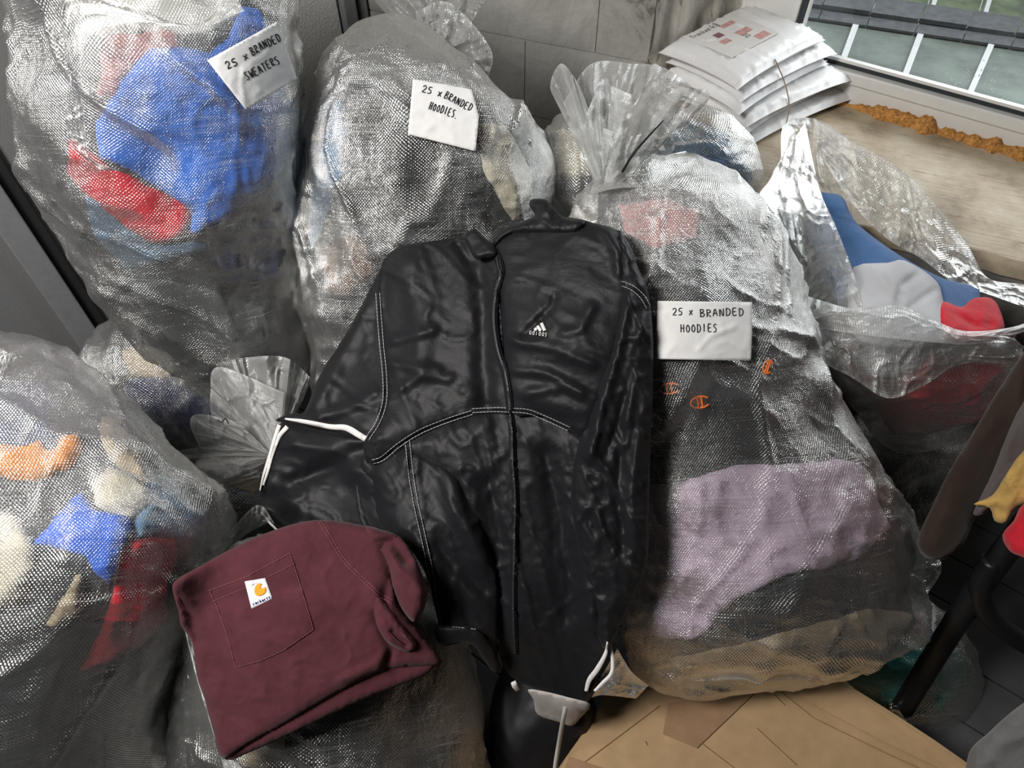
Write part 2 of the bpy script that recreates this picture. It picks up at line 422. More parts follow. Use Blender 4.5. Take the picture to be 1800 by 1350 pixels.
pts = [sA0, sA0 + wd * 3.3, gl0 + gd * 3.0 - gn * .1, gl0 - gd * .42 - gn * .1]
# board made of a fine strip along the uneven worn front edge
nE = 120; V = []
for k in range(nE):
    f = k / (nE - 1); a = pts[0] + (pts[1] - pts[0]) * f; c_ = pts[3] + (pts[2] - pts[3]) * f
    e = .008 * float(fbm(np.array([f * 60, 0, 0.]), 9)); a = a + wn * (.012 + e)
    for (pp, zz) in ((a - Z * 0, ZS - .045), (a + wn * .003, ZS - .02), (a, ZS - .004), (a - wn * .01, ZS), (a * .5 + c_ * .5, ZS), (c_, ZS)):
        V.append([pp[0], pp[1], zz])
mesh('board', V, gridfaces(nE, 6), BOARD, sill)
# window: frame, glass, foam
WHITE = M('white_pvc', (.72, .72, .70), .3, .5, 30, .03, 0)
DARKG = M('dark_gasket', (.03, .035, .04), .5, .4)
win = empty('window_1'); tagged(win, kind='structure')
def rail(name, a, b_, z, hw, hz, mat, out=0, par=win, bev=.004):
    c = (a + b_) / 2 + gn * out; return box(name, np.array([c[0], c[1], z]), (b_ - a) / 2, gn * hw, Z * hz, mat, par, bev)
q1z = q1.copy(); q1z[2] = 0
fb = Upl(1640, 168, q1, gn)[2]                                # height of the bottom of the glass
fb0 = Upl(1640, 168 + 18, q1, gn)[2]
zf = ZS + .005
rail('frame_bottom', gl0, gl1, (ZS + fb) / 2 - .004, .035, (fb - ZS) / 2, WHITE)
rail('sash_bottom', gl0 + gd * .15, gl1, fb + .004, .02, .016, WHITE, .025)
rail('gasket', gl0 + gd * .17, gl1, fb + .026, .01, .007, DARKG, .012, bev=0)
rail('bead', gl0 + gd * .17, gl1, fb + .036, .008, .004, WHITE, .016, bev=0)
def post(name, s0, s1, z0, z1, mat, out=0, hw=.03):
    a, b_ = gl0 + gd * s0, gl0 + gd * s1; c = (a + b_) / 2 + gn * out
    return box(name, np.array([c[0], c[1], (z0 + z1) / 2]), (b_ - a) / 2, gn * hw, Z * (z1 - z0) / 2, mat, win, .004)
post('frame_side', -.02, .15, zf, 2.15, WHITE); post('gasket', .152, .168, fb, 2.1, DARKG, .01, .012); post('bead', .168, .176, fb, 2.1, WHITE, .016, .01)
post('mullion', 1.25, 1.33, fb, 2.15, WHITE); post('frame_side', 2.34, 2.44, zf, 2.15, WHITE)
rail('frame_top', gl0, gl1, 2.11, .035, .04, WHITE)
m, t, b = nt('window_glass'); t.nodes.remove(b)
tr = N(t, 'ShaderNodeBsdfTransparent'); tr.inputs[0].default_value = (.93, .95, .95, 1); glo = N(t, 'ShaderNodeBsdfGlossy'); glo.inputs['Roughness'].default_value = .02
fr = N(t, 'ShaderNodeFresnel', i_IOR=1.45); ms = N(t, 'ShaderNodeMixShader'); L(t, fr.outputs[0], ms.inputs[0]); L(t, tr.outputs[0], ms.inputs[1]); L(t, glo.outputs[0], ms.inputs[2])
L(t, ms.outputs[0], t.nodes['Material Output'].inputs[0]); GLASS = m
for (a, c_) in ((.17, 1.25), (1.33, 2.34)):
    p0, p1 = gl0 + gd * a - gn * .01, gl0 + gd * c_ - gn * .01
    mesh('pane', [[p0[0], p0[1], fb], [p1[0], p1[1], fb], [p1[0], p1[1], 2.1], [p0[0], p0[1], 2.1]], [(0, 1, 2, 3)], GLASS, win, smooth=False)
# raindrops on the pane
rnd = random.Random(11); V = []; Fq = []
for k in range(70):
    px = rnd.gauss(1735, 45); py = rnd.gauss(140, 22)
    p = Upl(px, py, q1 - gn * .005, gn); r = rnd.uniform(.0008, .0022)
    for q in ((-1, 0), (0, -1.2), (1, 0), (0, 1.2)): V.append(p + gd * q[0] * r + Z * q[1] * r)
    V.append(p + gn * r * .7); n0 = len(V) - 5
    Fq += [(n0, n0 + 1, n0 + 4), (n0 + 1, n0 + 2, n0 + 4), (n0 + 2, n0 + 3, n0 + 4), (n0 + 3, n0, n0 + 4)]
dr = mesh('raindrops', V, Fq, M('water_drop', (.8, .85, .85), .05, .8, bump=0), win); dr['kind'] = 'stuff'
# expanding foam along the foot of the frame
FOAM = M('orange_foam', (.62, .30, .09), .9, .1, 120, .45, 1.0, .01)
ns, nr = 260, 12; V = []
for i in range(ns):
    s = -.1 + 2.6 * i / (ns - 1); rr = .013 + .012 * abs(float(fbm(np.array([s * 14, 2.1, 0]), 4))) + .012 * float(fbm(np.array([s * 45, 0, 3.]), 5)); rr = max(rr, .006)
    for k in range(nr):
        th = 2 * math.pi * k / nr; q = rr * (1 + .25 * float(vn(np.array([s * 90, k * 1.3, 2.]), 6)))
        p = gl0 + gd * s + gn * (.043 + q * .9 * math.cos(th)); V.append([p[0], p[1], ZS + max(-.01, q * .8 * math.sin(th))])
tagged(mesh('expanding_foam', V, gridfaces(ns, nr, True), FOAM), 'lumpy orange expanding foam bead along the foot of the white window frame', 'foam')
V = []
for i in range(60):
    zz = ZS + 1.5 * i / 59; rr = .016 + .012 * abs(float(fbm(np.array([zz * 16, 5.1, 0]), 4)))
    for k in range(nr):
        th = 2 * math.pi * k / nr; p = gl0 + gd * (-.045 + rr * math.cos(th)) + gn * (.03 + rr * math.sin(th)); V.append([p[0], p[1], zz])
tagged(mesh('expanding_foam', V, gridfaces(60, nr, True), FOAM), 'upright strip of orange foam between the flaking plaster and the window frame', 'foam')

# outside: lean-to glazed roofs with a flashed ridge between them
PANEG = M('dirty_roof_glass', (.15, .18, .155), .25, .5, 5, .35, .1, .01, stretch=(1, 1, 1))
PANEG2 = M('mossy_roof_glass', (.16, .20, .11), .4, .4, 8, .5, .2, .01)
BARM = M('white_glazing_bar', (.62, .64, .63), .5, .4, 60, .1, .1)
SLATE = M('lead_flashing', (.10, .105, .11), .6, .4, 30, .25, .4, .006)
roof = empty('glazed_roof'); tagged(roof, 'glazed lean-to roof with pale bars and a dark flashed ridge, outside the window', 'roof')
def rp(px, py):
    # lower slope is a plane rising away from the window, 2.6 to 3.4 m from the camera
    return U(px, py, 3.0 + (150 - py) * .0030)
def quadslab(name, ps, th, mat, par):
    ps = [np.array(p) for p in ps]; n = np.cross(ps[1] - ps[0], ps[3] - ps[0]); n /= np.linalg.norm(n)
    if np.dot(n, CAM - ps[0]) < 0: n = -n
    V = ps + [p - n * th for p in ps]
    return mesh(name, V, [(0, 1, 2, 3), (7, 6, 5, 4), (0, 4, 5, 1), (1, 5, 6, 2), (2, 6, 7, 3), (3, 7, 4, 0)], mat, par, smooth=False)
bars = [(1394, 22, 1360, 112), (1505, 42, 1469, 140), (1617, 62, 1577, 168), (1740, 83, 1692, 192), (1868, 105, 1815, 216), (2000, 128, 1945, 242)]
def low(b, f): return (b[0] + (b[2] - b[0]) * f, b[1] + (b[3] - b[1]) * f)
for k in range(len(bars) - 1):
    a, b_ = bars[k], bars[k + 1]
    A0, A1 = low(a, -.15), low(a, 3.2); B0, B1 = low(b_, -.15), low(b_, 3.2)
    quadslab('pane', [rp(*A0), rp(*B0), rp(*B1), rp(*A1)], .006, PANEG, roof)
for b_ in bars:
    p0, p1 = np.array(low(b_, -.1)), np.array(low(b_, 3.2)); d = np.array([5.0, 1.6])
    c0 = [rp(*(p0 - d)) , rp(*(p0 + d)), rp(*(p1 + d)), rp(*(p1 - d))]; up = np.array([0, 0, .03])
    quadslab('glazing_bar', [c + up * .6 for c in c0], .03, BARM, roof)
def rl(px, off): return (px, 30 + (px - 1420) * .145 + off)
for k in range(9):
    xa = 1370 + k * 84; xb = xa + 82
    jit = rnd.uniform(-2, 2)
    P = [rl(xa, -33 + jit), rl(xb, -33 + jit), rl(xb - 14, -4), rl(xa - 14, -4)]
    quadslab('ridge_slate', [rp(*p) + Z * (.05 + .004 * (k % 2)) for p in P], .02, SLATE, roof)
    P = [rl(xa - 10, -8), rl(xb - 10, -8), rl(xb - 18, 12), rl(xa - 18, 12)]
    quadslab('flashing', [rp(*p) + Z * .03 for p in P], .01, SLATE, roof)
for k in range(9):
    xa = 1350 + k * 92; xb = xa + 90
    quadslab('pane', [rp(xa + 60, -190 + k * 13) + Z * -.1, rp(xb + 60, -177 + k * 13) - Z * .1, rp(xb, 18 + k * 13) - Z * .1, rp(xa, 5 + k * 13) - Z * .1], .006, PANEG2, roof)
    quadslab('glazing_bar', [rp(xa + 60, -190 + k * 13), rp(xa + 68, -190 + k * 13), rp(xa + 8, 5 + k * 13), rp(xa, 5 + k * 13)], .02, BARM, roof)

# left wall with grey boards, floor, other sides of the room
ld = Uz(55, 668, 0) * [1, 1, 0] - corner; ld /= np.linalg.norm(ld); lnrm = np.array([-ld[1], ld[0], 0])
wl = slab('wall_left', corner, corner + ld * 3.6, 0, H, lnrm, .12, WALLP); tagged(wl, kind='structure')
if True:
    def onl(px, py): return np.dot(Upl(px, py, corner, lnrm) - corner, ld)
    def vboard(name, sa, sb, out, mat, z1=H):
        c = corner + ld * (sa + sb) / 2 + lnrm * out / 2; o = box(name, np.array([c[0], c[1], z1 / 2]), ld * abs(sb - sa) / 2, lnrm * (out / 2 + .002), Z * z1 / 2, mat, None, .004)
        return tagged(o, kind='structure')
    vboard('trim_1', onl(645, 60), onl(630, 60), .03, TRIM); vboard('trim_2', onl(622, 60), onl(600, 60), .045, TRIM)
    vboard('trim_3', onl(597, 60), onl(455, 60), .02, CHIP)
    sA, sB = onl(113, 450), onl(95, 450)
    vboard('trim_4', sA + .0, sA + .035, .012, TRIMD); vboard('trim_5', sA + .035, sA + .10, .03, TRIM); vboard('trim_6', sA - .30, sA - .26, .02, TRIMD)
    vboard('trim_7', sA + .55, sA + .75, .02, WALLP)
FLOORM = M('dark_floor_board', (.055, .055, .058), .55, .4, 12, .25, .2, .003, stretch=(1, 1, 1))
fl = box('floor', (.2, .2, -.06), (2.6, 0, 0), (0, 2.6, 0), (0, 0, .045), M('floor_base', (.01, .01, .01), .9)); tagged(fl, kind='structure')
f1, f2 = Uz(1633, 1233, 0), Uz(1733, 1294, 0); fd = f2 - f1; fd[2] = 0; fd /= np.linalg.norm(fd); fn = np.array([-fd[1], fd[0], 0])
for k in range(-14, 15):
    c = f1 + fn * (k + .5) * .128 - f1 * 0; c = c * np.array([1, 1, 0])
    base_s = rnd.uniform(-.3, .3)
    box('plank', c + fd * base_s + Z * -.010, fd * 2.2, fn * .0625, Z * .010, FLOORM, fl, .0015)
DARKW = M('room_paint', (.10, .098, .095), .8, .2, 20, .05, .1)
for nm, c, ax, ay, az in (('ceiling', (.2, .2, H + .05), (2.8, 0, 0), (0, 2.8, 0), (0, 0, .05)), ('wall_front', (.2, -2.2, H / 2), (2.8, 0, 0), (0, .05, 0), (0, 0, H / 2)),
                          ('wall_right', (2.75, -.6, H / 2), (.05, 0, 0), (0, 1.7, 0), (0, 0, H / 2)), ('wall_side', (-2.35, -.9, H / 2), (.05, 0, 0), (0, 1.3, 0), (0, 0, H / 2))):
    tagged(box(nm, c, ax, ay, az, DARKW), kind='structure')
# ================================================================== LOFTED SACKS
def loft(secs, nv, nu, exp=2.3):
    S = np.array([list(s) + ([s[-1]] if False else []) for s in secs], float)
    D = catmull(S, nv)
    PL = U(D[:, 0], D[:, 1], D[:, 4]); PR = U(D[:, 2], D[:, 3], D[:, 4]); ratio = D[:, 5]
    Cc = (PL + PR) / 2; a = (PR - PL) / 2; ha = np.linalg.norm(a, axis=1)
    T = np.gradient(Cc, axis=0); T /= np.linalg.norm(T, axis=1)[:, None] + 1e-9
    b = np.cross(a, T); b /= np.linalg.norm(b, axis=1)[:, None] + 1e-9
    flip = np.einsum('ij,ij->i', b, CAM - Cc) < 0; b[flip] *= -1
    for _ in range(3): b[1:-1] = (b[:-2] + b[1:-1] * 2 + b[2:]) / 4
    b /= np.linalg.norm(b, axis=1)[:, None]
    th = np.linspace(0, 2 * np.pi, nu, endpoint=False)
    co, si = np.cos(th), np.sin(th); e = 2 / exp
    X = -np.sign(co) * np.abs(co) ** e; Y = np.sign(si) * np.abs(si) ** e
    P = Cc[:, None] + a[:, None] * X[None, :, None] + b[:, None] * (ha * ratio)[:, None, None] * Y[None, :, None]
    # rounded caps close both ends
    def capr(Pe, ce, dirn, h):
        out = []
        for q in (.25, .5, .72, .9, 1.0):
            s = math.sqrt(max(0, 1 - q * q)); out.append(ce + (Pe - ce) * max(s, .015) + dirn * h * q * .35)
        return np.array(out)
    c0 = capr(P[0], Cc[0], -T[0], ha[0] * ratio[0]); c1 = capr(P[-1], Cc[-1], T[-1], ha[-1] * ratio[-1])
    P = np.concatenate([c0[::-1], P, c1]); Cc = np.concatenate([c0[::-1].mean(1), Cc, c1.mean(1)])
    circ = 2 * np.pi * ha.max() * .85
    vl = np.concatenate([[0], np.cumsum(np.linalg.norm(np.diff(Cc, axis=0), axis=1))])
    Ug, Vg = np.meshgrid(th / (2 * np.pi) * circ, vl)
    return P, np.stack([Ug, Vg], -1), Cc, th
def gnorm(P, Cc):
    du = np.roll(P, -1, 1) - np.roll(P, 1, 1); dv = np.gradient(P, axis=0)
    n = np.cross(du, dv); n /= np.linalg.norm(n, axis=2)[..., None] + 1e-9
    s = np.einsum('ijk,ijk->ij', n, P - Cc[:, None])
    if s.mean() < 0: n = -n
    r = P - Cc[:, None]; r /= np.linalg.norm(r, axis=2)[..., None] + 1e-9
    bad = np.einsum('ijk,ijk->ij', n, r) < .12
    n = np.where(bad[..., None], r, n)
    return n
def closed(P, uv, extra):
    return P, uv, extra
def sackmesh(name, P, uv, mat, parent=None, attr=None, cap=True):
    nv, nu = P.shape[:2]; V = P.reshape(-1, 3); Fa = gridfaces(nv, nu, True)
    # loop uv so the seam does not smear
    UVw = np.concatenate([uv, uv[:, :1] + np.array([uv[0, 1, 0] * nu, 0])], 1)
    lu = np.stack([UVw[:-1, :-1], UVw[:-1, 1:], UVw[1:, 1:], UVw[1:, :-1]], -2).reshape(-1, 2)
    return mesh(name, V, Fa, mat, parent, loopuv=lu, attr=attr)
SACKS = {}
def sack(label, secs, seed, core_mat, core_label, garments=(), group=None, nv=190, nu=230, lump=.014, fold=.012, fang=.5, milk=0.0, milkpts=(), filmmat=None, exp=2.3, core_cat='clothing', gap=.010, core=True, side_milk=.10, fs=(9, 3.2)):
    secs = [tuple(s) if len(s) == 6 else tuple(s) + (.78,) for s in secs]
    P, uv, Cc, th = loft(secs, nv, nu, exp); nv = len(P)
    n = gnorm(P, Cc)
    edge = np.minimum(np.arange(nv), np.arange(nv)[::-1])[:, None] / nv
    ew = np.clip(edge * 9, 0, 1)
    lm = fbm(P * 6.5, seed, 2) * lump * ew
    P = P + n * lm[..., None]; n = gnorm(P, Cc)
    u, v = uv[..., 0], uv[..., 1]
    # periodic blend hidden on the far side is not needed: noise in 3-D
    R = np.concatenate([P, np.zeros_like(P[..., :1])], -1)[..., :3]
    ca, sa = math.cos(fang), math.sin(fang)
    Q = np.stack([P[..., 0] * ca + P[..., 2] * sa, P[..., 1], -P[..., 0] * sa + P[..., 2] * ca], -1)
    Wp = np.stack([vn(Q * 5, seed + 40), vn(Q * 5 + 4.4, seed + 41), vn(Q * 5 + 8.2, seed + 42)], -1) * .05
    r1 = ridge((Q + Wp) * np.array([fs[0], fs[0] * .6, fs[1]]), seed + 3, 2, 3.0)
    r2 = ridge((Q + Wp) * np.array([fs[1] * 2.2, 12, fs[0] * 2.4]), seed + 9, 2, 3)
    fine = fbm(Q * np.array([26, 26, 26.]), seed + 12, 2)
    wr = (r1 - .8) * fold * .75 + (r2 - .8) * fold * .36 + fine * .0016
    px, py, tt = proj(P)
    view = CAM - P; view /= np.linalg.norm(view, axis=2)[..., None]
    facing = np.einsum('ijk,ijk->ij', n, view)
    # ---- contents
    rc = ridge((Q + Wp * 1.6) * np.array([fs[0] * .8, fs[0], fs[1] * 2.2]), seed + 23, 3, 3.5)
    base_off = -gap - .024 + (rc - .8) * .007
    Pc = P + n * base_off[..., None]
    for rows, ref in (((4, 3, 2, 1, 0), 8), ((-5, -4, -3, -2, -1), -9)):
        cc = Pc[ref].mean(0)
        for a_, r_ in enumerate(rows): Pc[r_] = cc + (Pc[ref] - cc) * (.9, .7, .5, .25, .02)[a_]
        for r_ in ((5, 6, 7) if ref > 0 else (-6, -7, -8)): Pc[r_] = Pc[ref]
    if core:
        o = sackmesh('packed_clothes', Pc, uv, core_mat); tagged(o, core_label, core_cat, kind='stuff')
    for gi, gm in enumerate(garments):
        nm, lab, poly, mat = gm[:4]; th_ = gm[4] if len(gm) > 4 else .012
        sp_ = np.asarray(poly, float)
        q = np.stack([px * .02, py * .02, np.full_like(px, gi * 5.1)], -1)
        sd = psd(px, py, sp_) + fbm(q * 2, seed + gi + 60, 2) * 3
        sd = np.where(facing > -.15, sd, -200)
        m2 = px / F * tt
        off = base_off + (np.clip(sstep(-6, 9, sd), 0, 1) * th_ - .0035) + ridge(np.stack([px * .013, py * .013, np.full_like(px, gi)], -1), seed + gi, 3, 3) * .008 * sstep(0, 20, sd)
        Pg = P + n * off[..., None]
        keep = sd > -9
        Fa = gridfaces(nv, nu, True)
        kf = keep.ravel()[Fa].all(1)
        if kf.sum() < 4: print('EMPTY GARMENT', nm, lab); continue
        Fk = Fa[kf]; lab_ = np.arange(nv * nu)
        for _ in range(4000):      # keep the one connected piece
            mn = lab_[Fk].min(1); old = lab_.copy()
            for c4 in range(4): np.minimum.at(lab_, Fk[:, c4], mn)
            lab_ = lab_[lab_]
            if (old == lab_).all(): break
        ll = lab_[Fk[:, 0]]; vals, cnts = np.unique(ll, return_counts=True); Fk = Fk[ll == vals[cnts.argmax()]]
        used = np.unique(Fk); mp = np.full(nv * nu, -1); mp[used] = np.arange(len(used))
        Vt = Pg.reshape(-1, 3)[used]; Vb = Vt - n.reshape(-1, 3)[used] * .006
        Fk = mp[Fk]; k = len(used)
        # rim between the two faces
        ed = {}
        for f in Fk:
            for i in range(4):
                e = (int(f[i]), int(f[(i + 1) % 4]))
                if (e[1], e[0]) in ed: del ed[(e[1], e[0])]
                else: ed[e] = 1
        rim = np.array([(b_, a_, a_ + k, b_ + k) for a_, b_ in ed]) if ed else np.zeros((0, 4), int)
        FF = np.concatenate([Fk, Fk[:, ::-1] + k, rim])
        og = mesh(nm, np.concatenate([Vt, Vb]), FF, mat)
        tagged(og, lab, gm[5] if len(gm) > 5 else 'clothing')
    # ---- film
    Pf = P + n * np.maximum(wr, -gap + .002)[..., None]
    mk = np.full(px.shape, milk) + np.clip(r1 - 1.25, 0, 1) * .10 + side_milk * .6 * (1 - np.clip(np.abs(facing), 0, 1)) ** 2
    for (mx_, my_, mr_, ma_) in milkpts: mk = mk + ma_ * np.exp(-((px - mx_) ** 2 + (py - my_) ** 2) / mr_ ** 2)
    root = empty('clothes_sack'); tagged(root, label, 'sack', group)
    sackmesh('film', Pf, uv, filmmat or FILM, root, attr=mk)
    zadd(Pf)
    SACKS[label] = (P, n, px, py)
    return root

def ruled(name, A, B, mat, parent, n=120, m=46, pw=1.0, ripple=.012, freq=9, seed=0, milk=.0, bulge=0.0, closedloop=False, fine=.004, edge=True):
    """crumpled sheet between two traced 3-D polylines"""
    A = np.asarray(A, float); B = np.asarray(B, float)
    PA = catmull(U(A[:, 0], A[:, 1], A[:, 2]), n); PB = catmull(U(B[:, 0], B[:, 1], B[:, 2]), n)
    s = np.linspace(0, 1, m)[:, None, None]; P = PA[None] * (1 - s ** pw) + PB[None] * s ** pw
    a = np.linspace(0, 1, n)[None, :] * np.ones((m, 1)); sv = s[..., 0] * np.ones((1, n))
    view = CAM - P; view /= np.linalg.norm(view, axis=2)[..., None]
    env = np.sin(np.pi * np.clip(sv, 0, 1) ** .8 * .62)
    wob = vn(np.stack([a * freq * .8, sv * 1.2, np.full_like(a, seed)], -1), seed)
    rp_ = np.sin(a * freq * 2 * np.pi + 5.0 * wob + seed) * .38 + ridge(np.stack([a * freq * 1.5 + wob, sv * 2.0, np.full_like(a, seed)], -1), seed + 1, 2, 2.5) * .6 - .6 + .8 * vn(P * 11, seed + 8)
    cr = ridge(P * 20 + .5 * np.stack([vn(P * 14, seed + 4)] * 3, -1), seed + 2, 3, 4) - .8
    P = P + view * (rp_ * ripple * env + cr * fine * 1.5 * np.clip(sv * 3, 0, 1) + bulge * np.sin(np.pi * sv))[..., None]
    La = np.linalg.norm(np.diff(PB, axis=0), axis=1).sum(); Ls = np.linalg.norm(PB - PA, axis=1).mean()
    uv = np.stack([a * La, sv * Ls], -1)
    mk = np.full(a.shape, milk) + np.clip(cr, 0, 1) * .10 + .25 * np.exp(-((1 - sv) * Ls / .006) ** 2) * (1 if edge else 0) + .15 * np.exp(-(sv * Ls / .03) ** 2)
    zadd(P)
    return mesh(name, P.reshape(-1, 3), gridfaces(m, n), mat, parent, uv=uv.reshape(-1, 2), attr=mk.ravel())

# ------------------------------------------------------------------ traced cloth pieces with real thickness
def surf_fn(D, poly, puff=.012, fall=22, wr=None, strokes=(), seed=0):
    P = np.asarray(poly, float)
    def S(px, py):
        px = np.asarray(px, float); py = np.asarray(py, float)
        d = np.maximum(psd(px, py, P), 0)
        h = puff * (np.sqrt(np.clip(1 - (1 - np.clip(d / fall, 0, 1)) ** 2, 0, 1)) - 1)
        g = np.clip(d / 8, 0, 1)
        if wr:
            for (amp, scl, ang, st, sh) in wr:
                c, s = math.cos(ang), math.sin(ang); a = (px * c + py * s) / scl / st; b = (-px * s + py * c) / scl
                Q = np.stack([a, b, np.full_like(a, seed * 1.7 + scl)], -1)
                Q = Q + np.stack([vn(Q * .8, seed + 5), vn(Q * .8 + 7, seed + 6), a * 0], -1) * .45
                h = h + amp * (ridge(Q, seed + 1, 2, sh) - .8) * g
        for (pl, amp, wd_) in strokes:
            pl = np.asarray(pl, float); d2 = np.full(px.shape, 1e9)
            for (ax, ay), (bx, by) in zip(pl[:-1], pl[1:]):
                ex, ey = bx - ax, by - ay; q = np.clip(((px - ax) * ex + (py - ay) * ey) / (ex * ex + ey * ey), 0, 1)
                d2 = np.minimum(d2, (px - ax - q * ex) ** 2 + (py - ay - q * ey) ** 2)
            h = h + amp * np.exp(-d2 / wd_ ** 2) * g
        return D(px, py) - h
    return S
def patch(name, poly, D, mat, parent=None, step=6, thick=.004, seed=0, smooth=3, uvscale=1 / 924., add=True, milk=None, **kw):
    P = smoothpoly(poly, smooth) if smooth > 1 else np.asarray(poly, float)
    S = surf_fn(D, P, seed=seed, **kw)
    B = []
    for i in range(len(P)):
        a, b = P[i], P[(i + 1) % len(P)]; k = max(1, int(np.linalg.norm(b - a) / step))
        for j in range(k): B.append(a + (b - a) * j / k)
    B = np.array(B); nb = len(B)
    x0, y0 = P.min(0); x1, y1 = P.max(0)
    gx, gy = np.meshgrid(np.arange(x0, x1, step), np.arange(y0, y1, step * .9)); gx = gx + (np.arange(gx.shape[0])[:, None] % 2) * step * .5
    gx, gy = gx.ravel(), gy.ravel(); k = psd(gx, gy, P) > step * .55
    I = np.stack([gx[k], gy[k]], -1)
    allp = np.concatenate([B, I])
    vv, ee, ff, *_ = delaunay_2d_cdt([Vector((float(p[0]), float(p[1]))) for p in allp], [(i, (i + 1) % nb) for i in range(nb)], [], 1, 1e-4)
    A = np.array([(q.x, q.y) for q in vv]); t_ = S(A[:, 0], A[:, 1])
    T = U(A[:, 0], A[:, 1], t_); Bk = U(A[:, 0], A[:, 1], t_ + thick)
    nn = len(A); Ft = [tuple(f) for f in ff]; cnt = {}
    for f in Ft:
        for i in range(len(f)):
            e = (f[i], f[(i + 1) % len(f)])
            if (e[1], e[0]) in cnt: del cnt[(e[1], e[0])]
            else: cnt[e] = 1
    if thick > 0:
        FF = Ft + [tuple(i + nn for i in f[::-1]) for f in Ft] + [(b, a, a + nn, b + nn) for a, b in cnt]
        V = np.concatenate([T, Bk]); UV = np.concatenate([A, A]) * uvscale
    else: FF, V, UV = Ft, T, A * uvscale
    o = mesh(name, V, FF, mat, parent, uv=UV, attr=None if milk is None else np.full(len(V), milk))
    if add: zadd(T)
    return o, S
def ribbon(name, lines, S, w_, off, mat, parent, thick=.0006, sub=3.0, dash=None):
    """narrow strips lying on a surface; all strips of one name make one piece of print, thread or tape"""
    V = []; Fq = []
    for ln in lines:
        ln = np.asarray(ln, float)
        L_ = np.concatenate([[0], np.cumsum(np.linalg.norm(np.diff(ln, axis=0), axis=1))]); k = max(2, int(L_[-1] / sub) + 1)
        if dash:
            segs = []; s = 0
            while s < L_[-1]: segs.append((s, min(s + dash[0], L_[-1]))); s += dash[0] + dash[1]
        else: segs = [(0, L_[-1])]
        for (a, b) in segs:
            kk = max(2, int((b - a) / sub) + 1); q = np.linspace(a, b, kk)
            p = np.stack([np.interp(q, L_, ln[:, 0]), np.interp(q, L_, ln[:, 1])], -1)
            tg = np.gradient(p, axis=0); tg /= np.linalg.norm(tg, axis=1)[:, None] + 1e-9; nr_ = np.stack([-tg[:, 1], tg[:, 0]], -1)
            ww = w_ if np.isscalar(w_) else np.interp(q / L_[-1], np.linspace(0, 1, len(w_)), w_)[:, None]
            l, r = p + nr_ * ww / 2, p - nr_ * ww / 2
            tl_, tr_ = S(l[:, 0], l[:, 1]) - off, S(r[:, 0], r[:, 1]) - off
            a3, b3 = U(l[:, 0], l[:, 1], tl_), U(r[:, 0], r[:, 1], tr_); c3, d3 = U(l[:, 0], l[:, 1], tl_ + thick + off), U(r[:, 0], r[:, 1], tr_ + thick + off)
            n0 = len(V); V += list(a3) + list(b3) + list(c3) + list(d3)
            for i in range(kk - 1):
                Fq.append((n0 + i, n0 + i + 1, n0 + kk + i + 1, n0 + kk + i))
                Fq.append((n0 + 2 * kk + i, n0 + 2 * kk + i + 1, n0 + i + 1, n0 + i)); Fq.append((n0 + kk + i, n0 + kk + i + 1, n0 + 3 * kk + i + 1, n0 + 3 * kk + i))
    return mesh(name, V, Fq, mat, parent, smooth=True)
